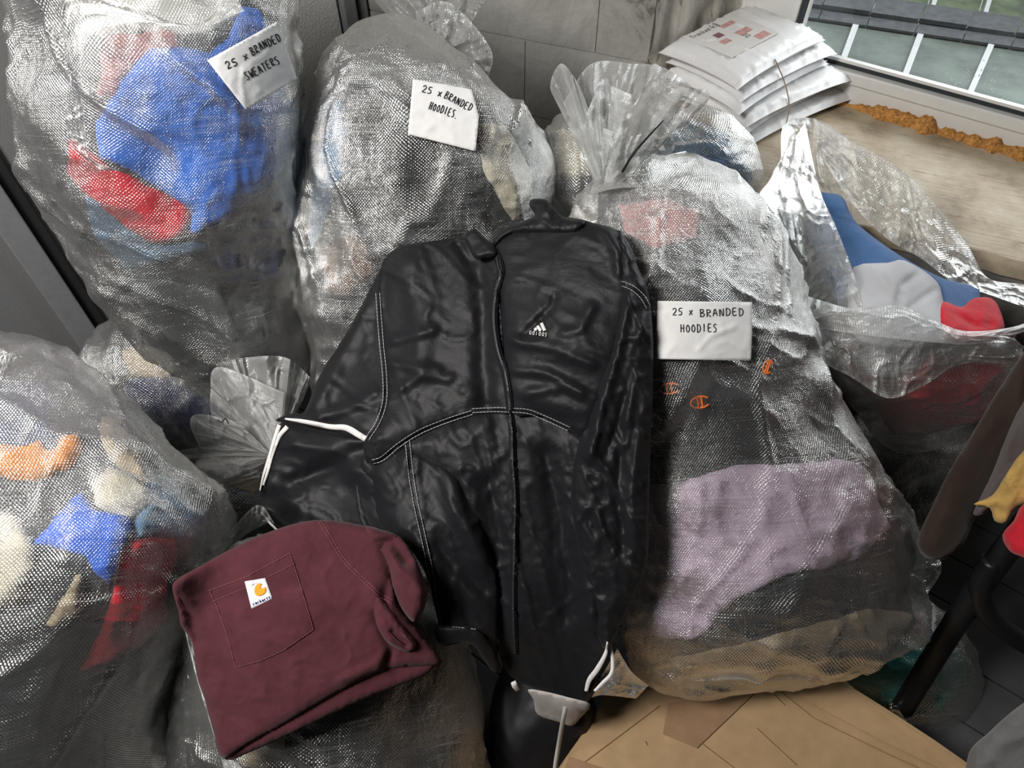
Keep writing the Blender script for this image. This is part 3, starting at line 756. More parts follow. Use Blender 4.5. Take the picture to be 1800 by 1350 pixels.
# ------------------------------------------------------------------ hand lettering as strokes
GL = {
 '2': [[(0, .25), (.15, .02), (.5, 0), (.7, .25), (.5, .55), (0, 1), (.8, .95)]], '5': [[(.8, 0), (.2, .02), (.12, .45), (.5, .4), (.75, .65), (.5, .97), (0, .92)]],
 '4': [[(.5, 0), (0, .65), (.9, .6)], [(.65, .3), (.6, 1)]], '8': [[(.7, .15), (.3, 0), (.1, .25), (.6, .55), (.7, .85), (.35, 1), (.1, .8), (.6, .45), (.7, .15)]],
 'x': [[(0, .25), (.7, .9)], [(.7, .2), (0, .95)]], 'B': [[(.1, 0), (.1, 1)], [(.0, .05), (.6, .05), (.65, .35), (.1, .5), (.75, .6), (.7, .95), (.0, 1)]],
 'R': [[(.1, 0), (.1, 1)], [(.0, .05), (.6, .05), (.65, .4), (.1, .52), (.8, 1)]], 'A': [[(0, 1), (.4, 0), (.8, 1)], [(.1, .65), (.75, .6)]],
 'N': [[(.05, 1), (.08, 0), (.7, 1), (.75, 0)]], 'D': [[(.1, 0), (.1, 1)], [(0, .03), (.55, .08), (.8, .5), (.55, .93), (0, 1)]],
 'E': [[(.7, .02), (.1, .05), (.1, .98), (.75, .95)], [(.1, .5), (.6, .48)]], 'S': [[(.7, .08), (.3, 0), (.1, .25), (.6, .6), (.5, .95), (0, .95)]],
 'W': [[(0, 0), (.2, 1), (.45, .3), (.65, 1), (.9, 0)]], 'T': [[(0, .05), (.8, .0)], [(.4, 0), (.38, 1)]], 'H': [[(.1, 0), (.08, 1)], [(.7, 0), (.7, 1)], [(.08, .5), (.7, .48)]],
 'O': [[(.4, .1), (.08, .4), (.2, .95), (.6, .95), (.75, .5), (.4, .1)]], 'I': [[(.35, 0), (.35, 1)]], 'F': [[(.7, 0), (.1, .03), (.1, 1)], [(.1, .5), (.55, .47)]], '.': [[(.1, .9), (.2, 1)]],
 'a': [[(.75, .45), (.35, .4), (.1, .7), (.35, 1), (.72, .85), (.72, .42), (.74, 1)]], 'd': [[(.7, .5), (.35, .4), (.1, .7), (.35, 1), (.7, .85), (.7, 0), (.7, 1)]], 'i': [[(.35, .4), (.35, 1)], [(.35, .15), (.35, .22)]],
 's': [[(.65, .45), (.25, .42), (.15, .6), (.6, .78), (.5, 1), (.1, .97)]], 'c': [[(.7, .5), (.35, .4), (.1, .7), (.35, 1), (.7, .92)]], 'r': [[(.15, .4), (.15, 1)], [(.15, .6), (.4, .42), (.65, .45)]],
 'h': [[(.12, 0), (.12, 1)], [(.12, .6), (.4, .42), (.65, .6), (.65, 1)]], 't': [[(.35, .1), (.35, 1)], [(.05, .42), (.7, .42)]], 'k': [[(.12, 0), (.12, 1)], [(.6, .4), (.12, .75), (.65, 1)]], 'e': [[(.12, .72), (.7, .68), (.5, .42), (.15, .6), (.2, .95), (.68, .95)]], ' ': [],
}
def lettering(txt, org, right, down, adv, seed=1, jit=.05):
    """strokes in pixel coordinates of the photograph; right and down are one-character vectors"""
    r = random.Random(seed); out = []; org = np.array(org, float); right = np.array(right, float); down = np.array(down, float)
    for k, ch in enumerate(txt):
        o = org + right * adv * k + down * r.uniform(-jit, jit)
        for st in GL[ch]:
            q = np.array([o + right * x + down * y for x, y in st]); 
            out.append(catmull(q, (len(q) - 1) * 4 + 1) if len(q) > 2 else q)
    return out
# ================================================================== THE SACKS
sackA = sack('tall clear sack of blue and red sweaters against the left wall',
 [(100,-175,420,-185,1.30),(45,-90,500,-100,1.30),(34,40,516,30,1.33),(40,170,536,130,1.38),(62,300,538,270,1.45),(128,420,532,400,1.54),(210,520,545,520,1.64),(285,600,560,600,1.73),(345,660,552,670,1.80),(420,715,515,715,1.86)], 3,
 CHAR, 'charcoal and black jumpers packed in the lower half of the tall left sack',
 [('sweater','cream sweater showing faintly at the top of the tall left sack',[(90,-60),(430,-80),(440,20),(330,50),(230,45),(150,60),(90,40)],OFFW,.008),
  ('sweater','muted red sweater behind the cloudy film near the top of the tall left sack',[(165,50),(290,38),(300,70),(240,90),(200,130),(190,190),(150,170),(150,90)],PINK,.010),
  ('sweater','pale blue garment at the left side of the tall sack under the red sleeve',[(118,350),(190,405),(250,452),(330,445),(385,455),(300,480),(200,490),(140,430)],STEEL,.010),
  ('sweater','bright blue sweater filling the front of the tall left sack',[(190,160),(215,110),(250,72),(330,75),(370,92),(415,62),(438,0),(475,5),(515,70),(540,180),(546,262),(500,335),(405,405),(340,430),(325,415),(330,380),(240,310),(160,285),(150,220)],BLUE,.014),
  ('sweater','folded red sweater at the left below the blue one in the tall sack',[(95,250),(130,262),(170,298),(245,328),(326,372),(330,400),(322,425),(290,447),(258,450),(190,405),(130,360),(85,310)],RED,.012),
  ('sweater','navy folded sweater at the right of the tall sack below the blue one',[(545,300),(530,360),(440,430),(380,470),(420,520),(540,500),(560,400)],NAVY,.008),
  ('sweater','dark grey sweater wrapped round the narrow foot of the tall sack',[(200,500),(330,520),(440,540),(560,560),(560,640),(430,640),(300,620),(230,560)],DGREY,.008)],
 fold=.015, fang=.9, side_milk=.18, milkpts=[(270,-20,140,.30),(110,150,65,.18),(150,40,70,.12)], lump=.018)
ruled('film_fold',[(395,-40,1.08),(350,40,1.10),(160,60,1.11),(150,230,1.15),(165,285,1.18),(220,300,1.19)],[(430,20,1.07),(330,45,1.09),(120,-20,1.08),(118,120,1.10),(120,240,1.15),(175,300,1.20)],FILM_LOOSE,sackA,seed=5,ripple=.006,milk=-.1)

sackB = sack('bulging clear sack of dark hoodies with a note, before the white block wall',
 [(640,78,730,72,1.52),(590,98,800,95,1.50),(548,140,872,140,1.49),(528,215,940,210,1.50),(518,300,967,290,1.53),(514,400,972,390,1.58),(524,520,965,520,1.65),(556,640,940,640,1.74),(590,740,900,760,1.84),(650,820,850,830,1.92)], 8,
 CHAR, 'dark grey hoodies packed in the middle sack',
 [('hoodie','pale grey hoodie at the top of the middle sack',[(600,90),(760,90),(860,140),(830,180),(720,150),(600,140),(560,150)],GREY,.010),
  ('hoodie','blue grey hoodie along the left side of the middle sack',[(505,180),(560,150),(590,200),(585,270),(560,330),(545,400),(520,450),(505,300)],STEEL,.010),
  ('hoodie','tan hoodie at the lower left of the middle sack',[(545,440),(590,415),(630,440),(645,490),(600,520),(560,520)],BROWN,.010),
  ('hoodie','cream hoodie at the right side of the middle sack',[(840,200),(910,205),(962,290),(968,360),(915,400),(880,340),(850,260)],CREAM,.010),
  ('hoodie','black hoodie across the front of the middle sack under its note',[(570,190),(640,160),(715,230),(840,262),(880,330),(870,400),(780,430),(650,390),(590,400),(575,290)],BLACK,.010)],
 fold=.016, fang=.2, side_milk=.15, milkpts=[(700,80,90,.22)], lump=.018)
ruled('gathered_mouth',[(740,95,1.46),(758,85,1.45),(775,90,1.45),(790,100,1.46)],[(640,-20,1.52),(700,-60,1.5),(770,-30,1.50),(860,-10,1.52)],FILM_LOOSE,sackB,seed=11,ripple=.03,milk=-.08,freq=5)
ruled('gathered_mouth',[(745,95,1.44),(765,90,1.43),(790,105,1.43),(810,150,1.44)],[(730,20,1.44),(790,5,1.42),(862,85,1.43),(858,140,1.44)],FILM_LOOSE,sackB,seed=12,ripple=.02,milk=-.05,freq=4)

sack('small white translucent sack standing behind the middle sack under the tied mouth',
 [(965,212,1030,205,1.60),(945,250,1075,245,1.58),(945,300,1090,300,1.58),(950,350,1080,350,1.60),(980,400,1050,400,1.62)], 15,
 DGREY,'dark grey clothes in the small sack behind',[('shirt','cream shirt at the top of the small sack behind',[(965,200),(1080,200),(1060,300),(1010,318),(965,305),(945,260)],CREAM,.010)],
 nv=80, nu=120, milk=.12)
sack('low clear sack of pale blue clothes lying on the window board beside the parcels',
 [(1135,232,1210,228,1.70),(1120,255,1300,250,1.67),(1130,290,1332,300,1.66),(1150,335,1322,340,1.67),(1190,385,1290,382,1.70)], 17,
 STEEL,'pale blue clothes in the sack by the parcels',[('shirt','denim shirt with white edging in the sack by the parcels',[(1230,262),(1290,280),(1300,330),(1260,340),(1220,300)],DENIM,.012)],
 nv=90, nu=120, milk=.10, filmmat=FILM)

sackG = sack('dark clear sack of navy clothes on the floor under the tall left sack',
 [(215,578,340,570,1.86),(160,615,430,600,1.84),(146,680,490,680,1.85),(170,760,510,760,1.88),(240,830,480,840,1.93)], 21,
 BLACK,'black clothes in the floor sack at the left',
 [('sweater','beige sweater at the top of the dark floor sack',[(195,605),(240,590),(290,610),(300,640),(260,665),(215,660)],TAN,.012),
  ('sweater','navy sweater across the dark floor sack',[(200,680),(260,655),(330,690),(400,700),(400,790),(300,790),(220,740)],NAVY,.012)], nv=100, nu=130, side_milk=.18)
sackH = sack('low tied sack with navy and yellow clothes between the left sacks',
 [(380,800,480,795,1.76),(320,850,600,850,1.73),(300,930,640,930,1.73),(330,1020,600,1030,1.78)], 23,
 BLACK,'dark clothes in the low tied sack',
 [('shirt','navy shirt in the low tied sack',[(330,850),(400,840),(470,850),(470,900),(380,910),(340,890)],NAVY,.012),('shirt','mustard yellow shirt in the low tied sack',[(385,835),(450,825),(462,850),(440,862),(390,855)],YEL,.018)], nv=90, nu=120)
nk = [(478,775,1.50),(484,785,1.49),(486,797,1.49),(480,806,1.50)]
ruled('gathered_mouth',[(470,800,1.52),(480,790,1.50),(490,786,1.49),(500,784,1.50)],[(378,640,1.60),(420,630,1.55),(500,628,1.52),(548,665,1.55)],FILM_LOOSE,sackH,seed=31,ripple=.03,freq=4,milk=.08)
ruled('gathered_mouth',[(468,800,1.50),(474,796,1.49),(480,790,1.48),(488,786,1.47)],[(372,740,1.55),(370,690,1.55),(385,645,1.53),(500,690,1.46)],FILM_LOOSE,sackH,seed=32,ripple=.02,freq=3,milk=.05)
ruled('gathered_mouth',[(470,806,1.50),(472,800,1.49),(474,796,1.48)],[(352,790,1.53),(334,745,1.52),(350,728,1.50),(420,742,1.46)],FILM_LOOSE,sackH,seed=33,ripple=.015,freq=3,milk=.08)
ruled('gathered_mouth',[(470,812,1.50),(472,806,1.48),(474,800,1.47)],[(455,845,1.52),(370,858,1.50),(304,800,1.50),(400,780,1.44)],FILM_LOOSE,sackH,seed=34,ripple=.015,freq=3,milk=.08)
tagged(tube('twist_tie',[U(x,y,t_) for x,y,t_ in [(382,738,1.45),(390,742,1.44),(396,736,1.44),(402,745,1.44)]],.0012,INK),'tiny black twist tie on the ruffled mouth of the low tied sack','tie')

sackL = sack('dark sack of black clothes on the floor under the open sack',
 [(1500,735,1700,735,1.72),(1470,800,1700,810,1.70),(1490,880,1690,890,1.71),(1540,960,1660,965,1.75)], 27, BLACK,'black clothes in the dark floor sack under the open one', nv=80, nu=110, fold=.008, filmmat=FILM_DARK)
sackJ = sack('flat clear sack of teal clothes on the floor behind the black rail',
 [(1490,1075,1600,1035,1.66),(1440,1125,1660,1075,1.64),(1420,1165,1700,1140,1.64),(1440,1200,1705,1195,1.66),(1560,1232,1660,1230,1.70)], 28, TEAL,'teal clothes in the flat floor sack',
 [('sweater','pinkish grey garment poking up in the teal floor sack',[(1585,1080),(1600,1068),(1640,1050),(1645,1085),(1630,1105),(1600,1105)],PINK,.016)], nv=90, nu=120, fold=.009, filmmat=FILM_DARK)
sackM = sack('sack of clothes in the gap below the windbreaker, its film blackened for shade',
 [(890,1150,1010,1160,1.50),(862,1230,1050,1240,1.46),(856,1330,1020,1340,1.47),(862,1450,1000,1460,1.5),(900,1520,960,1520,1.55)], 29, BLACK,'black clothes at the bottom centre', nv=80, nu=100, fold=.006, filmmat=M('shade_black_film', (.010, .010, .012), .5, .3, 20, .1, .3))  # black film carries the deep shade of the gap in its colour

sackD = sack('large leaning clear sack of dark and lilac hoodies, tied at the neck',
 [(1150,286,1215,284,1.36,.7),(1075,312,1275,304,1.35,.66),(1010,348,1330,350,1.33,.62),(985,410,1378,410,1.32,.60),(985,500,1412,480,1.32,.60),(1000,600,1432,560,1.32,.6),(1030,690,1458,650,1.32,.6),(1055,780,1500,740,1.33,.6),(1070,880,1560,840,1.34,.6),(1075,980,1605,925,1.36,.6),(1078,1070,1622,1000,1.39,.58),(1085,1115,1600,1050,1.43,.56),(1115,1160,1520,1105,1.46,.53),(1215,1180,1400,1150,1.49,.48)], 41,
 CHAR,'dark charcoal hoodies packed in the leaning sack with the lilac one',
 [('hoodie','faded pink hoodie behind the cloudy film at the top of the leaning sack',[(1085,345),(1180,325),(1245,345),(1235,400),(1160,415),(1100,395)],PINK,.010),
  ('hoodie','beige hoodie at the very bottom of the leaning sack',[(1080,1165),(1160,1185),(1300,1168),(1440,1120),(1560,1090),(1640,1085),(1600,1180),(1400,1260),(1100,1260)],TAN,.010),
  ('hoodie','pale lilac hoodie folded across the lower half of the leaning sack',[(1110,870),(1170,858),(1300,825),(1400,815),(1495,800),(1540,808),(1572,860),(1600,930),(1552,985),(1420,1020),(1310,1062),(1255,1098),(1245,1122),(1215,1150),(1150,1142),(1080,1135),(1080,1000)],LILAC,.016),
  ('hoodie','black hoodie just above the lilac one in the leaning sack',[(1060,720),(1200,735),(1330,700),(1450,690),(1500,740),(1490,795),(1400,805),(1290,815),(1170,845),(1100,860),(1060,840)],BLACK,.010),
  ('hoodie','black hoodie just below the lilac one in the leaning sack',[(1260,1120),(1330,1072),(1430,1035),(1560,1000),(1600,950),(1650,990),(1640,1040),(1560,1080),(1440,1110),(1300,1155),(1200,1170)],BLACK,.010)],
 fold=.014, fang=-.35, nv=230, nu=250, side_milk=.12, milkpts=[(1170,340,100,.30),(1290,360,80,.15),(1380,480,60,.10)], lump=.016, fs=(9,3.5))
# orange chest marks on the dark hoodies, seen through the film
Pd, nd, pxd, pyd = SACKS[list(SACKS)[-1]]
def coreS(off):
    z = np.full((ZH, ZW), 9.0); q = Pd + nd * off; x, y, t_ = proj(q.reshape(-1, 3)); i = ((x - ZX0) / ZB).astype(int); j = ((y - ZY0) / ZB).astype(int); k = (i >= 0) & (i < ZW) & (j >= 0) & (j < ZH); np.minimum.at(z, (j[k], i[k]), t_[k])
    for _ in range(2): z = sum(np.roll(np.roll(z, a, 0), b, 1) for a in (-1, 0, 1) for b in (-1, 0, 1)) / 9
    return lambda px, py: samp(z, px, py)
cS = coreS(-.004)
ORM = M('orange_print', (.75, .17, .03), .6, .3, 60, .1, 0)
def cmark(cx, cy, w_, h, ang, nm, lab):
    th = np.linspace(.6, 5.7, 26); c, s = math.cos(ang), math.sin(ang)
    R_ = lambda a, b: (cx + a * c - b * s, cy + a * s + b * c)
    out = [[R_(w_ * math.cos(q), h * math.sin(q)) for q in th], [R_(w_ * .18, -h * .8), R_(w_ * .18, h * .8)], [R_(-w_ * .25, -h * .9), R_(-w_ * .25, h * .9)]]
    o = ribbon(nm, out, cS, 3.0, .001, ORM, None); tagged(o, lab, 'print')
cmark(1231, 707, 17, 10, -.15, 'chest_print', 'solid orange C shaped mark on a dark hoodie in the leaning sack, nearest its note')
cmark(1177, 683, 18, 9, -.1, 'chest_print', 'thin orange oval mark on a dark hoodie at the left in the leaning sack')
cmark(1350, 645, 8, 12, .3, 'chest_print', 'small orange mark on a dark hoodie below the right corner of the note')
# tied and flared mouth of the leaning sack
ruled('neck',[(1035,345,1.24),(1060,336,1.22),(1095,330,1.22),(1130,330,1.24)],[(1052,300,1.27),(1068,298,1.25),(1084,297,1.25),(1100,300,1.27)],FILM_LOOSE,sackD,n=60,m=20,seed=40,ripple=.006,freq=5)
ruled('flared_mouth',[(1050,322,1.27),(1060,318,1.29),(1075,312,1.30),(1090,310,1.29)],[(990,180,1.42),(1040,112,1.40),(1110,112,1.42),(1165,118,1.40),(1215,150,1.36)],FILM_LOOSE,sackD,seed=41,ripple=.022,freq=5,milk=.08)
ruled('flared_mouth',[(1046,328,1.26),(1052,322,1.25),(1060,318,1.245),(1066,318,1.25)],[(1010,215,1.30),(968,158,1.34),(985,112,1.36),(1012,140,1.33),(1040,205,1.27)],FILM_LOOSE,sackD,seed=42,ripple=.016,freq=3,milk=.1)
ruled('flared_mouth',[(1058,326,1.25),(1070,322,1.24),(1082,320,1.24),(1094,322,1.25)],[(1030,200,1.25),(1060,150,1.22),(1120,165,1.20),(1150,112,1.26),(1190,150,1.24),(1246,162,1.25),(1222,205,1.24),(1165,225,1.24)],FILM_LOOSE,sackD,seed=43,ripple=.024,freq=5,milk=.06)
ruled('flared_mouth',[(1064,330,1.24),(1080,326,1.23),(1096,324,1.24)],[(1060,225,1.20),(1110,240,1.18),(1165,222,1.22),(1185,262,1.26),(1130,300,1.28)],FILM_LOOSE,sackD,seed=44,ripple=.014,freq=4,milk=-.06)
tagged(tube('cable_tie',[U(1094,302,1.20),U(1112,272,1.175),U(1136,244,1.17),U(1166,212,1.18)],[.0022,.002,.0012],INK),'thin black cable tie tail sticking out of the tied mouth of the leaning sack','tie')
# small gathered ears at the sack's lower corners
ruled('bottom_corner',[(1590,1020,1.36),(1612,985,1.37),(1622,950,1.38)],[(1630,1045,1.36),(1655,1000,1.37),(1640,955,1.38),(1658,972,1.37)],FILM_LOOSE,sackD,n=50,m=20,seed=45,ripple=.008,freq=3)
ruled('bottom_corner',[(1085,1140,1.22),(1110,1180,1.24),(1140,1205,1.27)],[(1035,1228,1.30),(1060,1222,1.29),(1118,1228,1.30)],FILM_LOOSE,sackD,n=60,m=24,seed=46,ripple=.008,freq=3)
# ------------------------------------------------------------------ open sack by the window
sackE = sack('open clear sack of blue, grey and red clothes in front of the window board',
 [(1470,604,1790,606,1.47,.40),(1436,622,1806,620,1.47,.5),(1440,660,1785,670,1.50,.58),(1470,690,1750,710,1.53,.6),(1505,745,1680,755,1.58,.6),(1560,784,1620,786,1.62,.6)], 51,
 WINE,'dark red clothes packed low in the open sack',
 [('shirt','light grey shirt pressed against the front of the open sack',[(1470,590),(1560,580),(1650,600),(1630,645),(1580,680),(1530,680),(1490,640)],cl('silver',(.50,.50,.52)),.012),
  ('shirt','crimson shirt pressed against the right front of the open sack',[(1655,590),(1800,580),(1800,650),(1760,700),(1700,730),(1620,745),(1560,730),(1600,700),(1640,650)],RED,.010)],
 nv=110, nu=170, fold=.008, side_milk=.2, milkpts=[(1560,620,110,.12)])
dE = rbf([(1420,330,1.52),(1450,450,1.46),(1600,470,1.44),(1720,520,1.44),(1760,560,1.40),(1500,560,1.34),(1650,590,1.33),(1400,400,1.5),(1800,500,1.5)])
o,_ = patch('sweatshirt',[(1425,328),(1445,338),(1480,345),(1500,385),(1540,420),(1600,460),(1660,490),(1722,510),(1705,560),(1660,575),(1560,560),(1480,540),(1440,470),(1420,400)],lambda x,y:dE(x,y)+.02,DENIM,puff=.02,fall=30,wr=[(.008,60,.9,2.5,3)],seed=2,thick=.02)
tagged(o,'deep blue sweatshirt folded at the back inside the open sack','clothing')
o,_ = patch('shirt',[(1500,470),(1560,462),(1590,458),(1640,488),(1656,520),(1660,600),(1560,610),(1500,590),(1490,530)],lambda x,y:dE(x,y)-.012,cl('silver',(.50,.50,.52)),puff=.02,fall=26,wr=[(.004,60,.9,2,2)],strokes=[([(1578,545),(1582,505),(1610,485)],-.012,6),([(1560,480),(1578,510)],.01,8),([(1600,540),(1650,505)],-.010,5)],seed=3,thick=.02)
tagged(o,'light silver grey shirt standing in soft folds in the open sack','clothing')
o,_ = patch('shirt',[(1658,530),(1690,540),(1710,525),(1742,524),(1758,545),(1762,585),(1700,600),(1660,590),(1650,560)],lambda x,y:dE(x,y)-.018,RED,puff=.018,fall=18,wr=[(.004,30,-.4,2,3)],strokes=[([(1680,550),(1710,570),(1745,570)],-.010,5),([(1735,530),(1725,570)],.008,6)],seed=4,thick=.02)
tagged(o,'bright red shirt crumpled at the right inside the open sack','clothing')
# walls of the open mouth
ruled('open_mouth',[(1412,560,1.44),(1402,480,1.47),(1372,400,1.50),(1345,345,1.50),(1360,300,1.52)],[(1520,560,1.33),(1500,480,1.38),(1470,400,1.44),(1440,330,1.52),(1415,215,1.60)],FILM_LOOSE,sackE,seed=51,ripple=.014,freq=4,milk=-.02)
ruled('open_mouth',[(1335,340,1.48),(1370,290,1.54),(1378,220,1.60),(1430,208,1.62),(1490,240,1.62)],[(1425,470,1.50),(1430,370,1.58),(1420,300,1.62),(1445,330,1.64),(1500,400,1.62)],FILM_LOOSE,sackE,seed=52,ripple=.012,freq=4,milk=-.12)
ruled('open_mouth',[(1430,208,1.60),(1500,250,1.58),(1580,295,1.56),(1640,355,1.54),(1700,430,1.53),(1736,488,1.52),(1800,500,1.52),(1850,520,1.52)],[(1440,270,1.60),(1500,360,1.58),(1560,420,1.55),(1620,455,1.53),(1680,500,1.50),(1730,515,1.49),(1800,540,1.49),(1850,560,1.50)],FILM_LOOSE,sackE,seed=53,ripple=.010,freq=6,milk=.0,n=170)
ruled('open_mouth',[(1412,545,1.36),(1425,572,1.33),(1470,582,1.31),(1540,592,1.29),(1620,600,1.29),(1700,606,1.30),(1780,590,1.33),(1850,560,1.36)],[(1418,520,1.38),(1450,530,1.35),(1500,542,1.31),(1580,538,1.29),(1640,562,1.29),(1700,582,1.30),(1790,572,1.34),(1850,540,1.37)],FILM_LOOSE,sackE,seed=54,ripple=.006,freq=7,milk=.1,n=170,m=26,bulge=.012)
ruled('open_mouth',[(1412,560,1.36),(1470,580,1.31),(1540,590,1.285),(1620,600,1.285),(1700,604,1.30),(1790,600,1.34)],[(1450,640,1.33),(1500,665,1.30),(1560,700,1.30),(1620,680,1.30),(1690,640,1.31),(1780,640,1.36)],FILM_LOOSE,sackE,seed=55,ripple=.006,freq=5,milk=-.14,n=140,m=34)

# ------------------------------------------------------------------ sack at the left front and the one under the maroon shirt
sackF = sack('big clear woven sack of mixed bright clothes at the lower left, cut by the frame',
 [(10,618,95,612,1.34),(-70,640,180,655,1.31),(-160,700,235,720,1.28),(-220,800,312,815,1.25),(-260,910,385,905,1.24),(-285,1010,368,1010,1.24),(-295,1120,325,1110,1.26),(-290,1240,302,1230,1.31),(-240,1360,300,1350,1.38),(-150,1480,220,1470,1.47)], 61,
 CHAR,'dark navy and charcoal clothes packed in the lower left sack',
 [('jumper','dark blue jumper at the top of the lower left sack',[(-20,640),(80,640),(110,700),(110,770),(40,800),(-40,780)],cl('slate',(.06,.08,.15)),.008),
  ('jumper','orange jumper curled near the top of the lower left sack',[(-30,760),(20,770),(50,760),(70,752),(84,775),(100,760),(118,735),(145,735),(150,765),(120,805),(70,832),(10,835),(-40,820)],ORANGE,.016),
  ('jumper','denim blue garment down the right side of the lower left sack',[(270,800),(320,810),(400,910),(392,985),(330,965),(255,955),(245,905),(272,860)],STEEL,.012),
  ('jumper','royal blue jumper across the middle of the lower left sack',[(40,962),(90,890),(130,848),(170,880),(232,892),(238,950),(222,1010),(196,1054),(165,1025),(145,982),(60,965)],ROYAL,.016),
  ('jacket','beige jacket shoulder along the right edge of the lower left sack',[(198,705),(222,715),(270,770),(294,810),(288,842),(262,835),(238,805),(200,775)],TAN,.014),
  ('jacket','folded beige cotton piece in the middle of the lower left sack',[(158,832),(195,802),(238,818),(272,848),(262,875),(240,888),(195,880),(170,868)],CREAM,.020),
  ('jumper','cream jumper at the left edge of the frame in the lower left sack',[(-60,890),(15,905),(45,965),(38,1010),(10,1070),(-60,1090)],CREAM,.018),
  ('jumper','scrap of tan fabric in the dark lower part of the left sack',[(112,1045),(120,1034),(134,1030),(140,1045),(149,1095),(110,1122),(76,1128),(88,1100)],TAN,.018),
  ('jumper','red jumper at the lower right of the left sack beside the maroon shirt',[(250,956),(332,958),(343,990),(325,1030),(318,1105),(262,1165),(155,1207),(188,1148),(198,1080),(222,1012)],RED,.014)],
 fold=.016, fang=-.6, nv=230, nu=250, side_milk=.20, milkpts=[(60,670,90,.18)], lump=.018)
ruled('loose_film',[(20,640,1.14),(-20,690,1.12),(-80,720,1.10)],[(30,628,1.13),(0,612,1.14),(-80,560,1.2)],FILM_LOOSE,sackF,n=50,m=20,seed=62,ripple=.006,milk=-.1)

sackI = sack('clear woven sack of dark clothes at the bottom under the folded maroon shirt',
 [(430,965,690,955,1.44,.6),(340,1030,790,1030,1.40,.58),(312,1120,838,1120,1.37,.56),(300,1230,860,1220,1.37,.56),(290,1340,866,1330,1.40,.56),(290,1440,862,1440,1.45,.56),(330,1550,800,1550,1.53,.56)], 71,
 BLACK,'charcoal clothes packed under the folded maroon shirt',
 [('trousers','olive tan cloth at the bottom left of the sack under the maroon shirt',[(385,1300),(450,1280),(490,1300),(480,1370),(400,1370)],TAN,.012)],
 fold=.022, fang=1.0, nv=150, nu=200, lump=.02, side_milk=.10, milkpts=[(320,1230,40,.3)], filmmat=FILM)
ruled('open_mouth',[(345,1010,1.26),(400,965,1.28),(440,935,1.30),(480,915,1.32)],[(335,1000,1.22),(390,950,1.24),(452,888,1.27),(486,925,1.28)],FILM_LOOSE,sackI,n=60,m=30,seed=72,ripple=.008,milk=-.12)
ruled('open_mouth',[(318,1075,1.20),(335,1150,1.19),(365,1230,1.18),(398,1320,1.17),(420,1400,1.18)],[(310,1060,1.24),(322,1180,1.26),(300,1260,1.28),(290,1330,1.30),(285,1420,1.32)],FILM_LOOSE,sackI,n=90,m=30,seed=73,ripple=.012,milk=-.16)
ruled('film_edge',[(440,1370,1.15),(400,1310,1.155),(360,1200,1.165),(330,1100,1.175)],[(400,1372,1.15),(375,1290,1.155),(345,1190,1.165),(318,1080,1.175)],FILM_LOOSE,sackI,n=60,m=12,seed=74,ripple=.004,milk=.1)

# ------------------------------------------------------------------ handwritten notes taped to the sacks
def note(quad, margin, label, words, seed, strokes=()):
    q = np.array(quad, float); c = q.mean(0)
    xs = np.linspace(q[:, 0].min(), q[:, 0].max(), 12); ys = np.linspace(q[:, 1].min(), q[:, 1].max(), 12); gx, gy = np.meshgrid(xs, ys); k = psd(gx, gy, q) > -4
    i = ((gx[k] - ZX0) / ZB).astype(int); j = ((gy[k] - ZY0) / ZB).astype(int); zz = zbuf[j, i]; ok = zz < 5
    Q = np.stack([gx[k], gy[k], gx[k] * 0 + 1, gx[k] ** 2, gy[k] ** 2, gx[k] * gy[k]], -1)[ok]; Qc = Q.copy()
    co, *_ = np.linalg.lstsq(Q, zz[ok], rcond=None); res = (zz[ok] - Q @ co).min()
    D = lambda x, y: co[0] * x + co[1] * y + co[2] + co[3] * x ** 2 + co[4] * y ** 2 + co[5] * x * y + max(res, -.012) - margin
    root = empty('paper_note'); tagged(root, label, 'note', 'handwritten notes')
    o, S = patch('sheet', quad, D, PAPER, root, step=5, thick=.0006, smooth=1, puff=0, wr=[(.0016, 30, .6, 1.5, 3)], strokes=strokes, seed=seed)
    ribbon('handwriting', words, S, 1.7, .0008, INK, o, sub=2)
def line(txt, a, b, h, seed, adv=1.22):
    a = np.array(a, float); b = np.array(b, float); r = (b - a) / (len(txt) * adv - (adv - .8)); u_ = (b - a) / np.linalg.norm(b - a); d = np.array([-u_[1], u_[0]]) * h
    return lettering(txt, a, r, d, adv, seed)
note([(364,106),(487,38),(522,138),(433,194)], .006, 'square white note reading 25 x branded sweaters, on the tall left sack',
     line('25 x', (395,110),(432,92),13,1)+line('BRANDED',(437,84),(488,58),15,2)+line('SWEATERS',(428,128),(486,98),15,3), 1, [([(432,190),(425,150),(428,120)],.002,3)])
note([(726,139),(829,157),(842,205),(836,266),(717,236)], .006, 'square white note reading 25 x branded hoodies, on the middle sack',
     line('25 x', (745,150),(778,160),12,4)+line('BRANDED',(786,160),(832,184),13,5)+line('HOODIES.',(758,178),(808,196),14,6), 2, [([(718,190),(740,200)],.003,4),([(722,215),(760,225)],.002,4)])
note([(1156,529),(1322,531),(1322,582),(1320,634),(1152,631)], .006, 'wide white note reading 25 x branded hoodies, on the large leaning sack',
     line('25 x', (1183,542),(1218,543),12,7)+line('BRANDED',(1230,544),(1306,541),13,8)+line('HOODIES',(1196,570),(1260,569),14,9), 3, [([(1228,615),(1250,590),(1290,575)],.0025,4)])

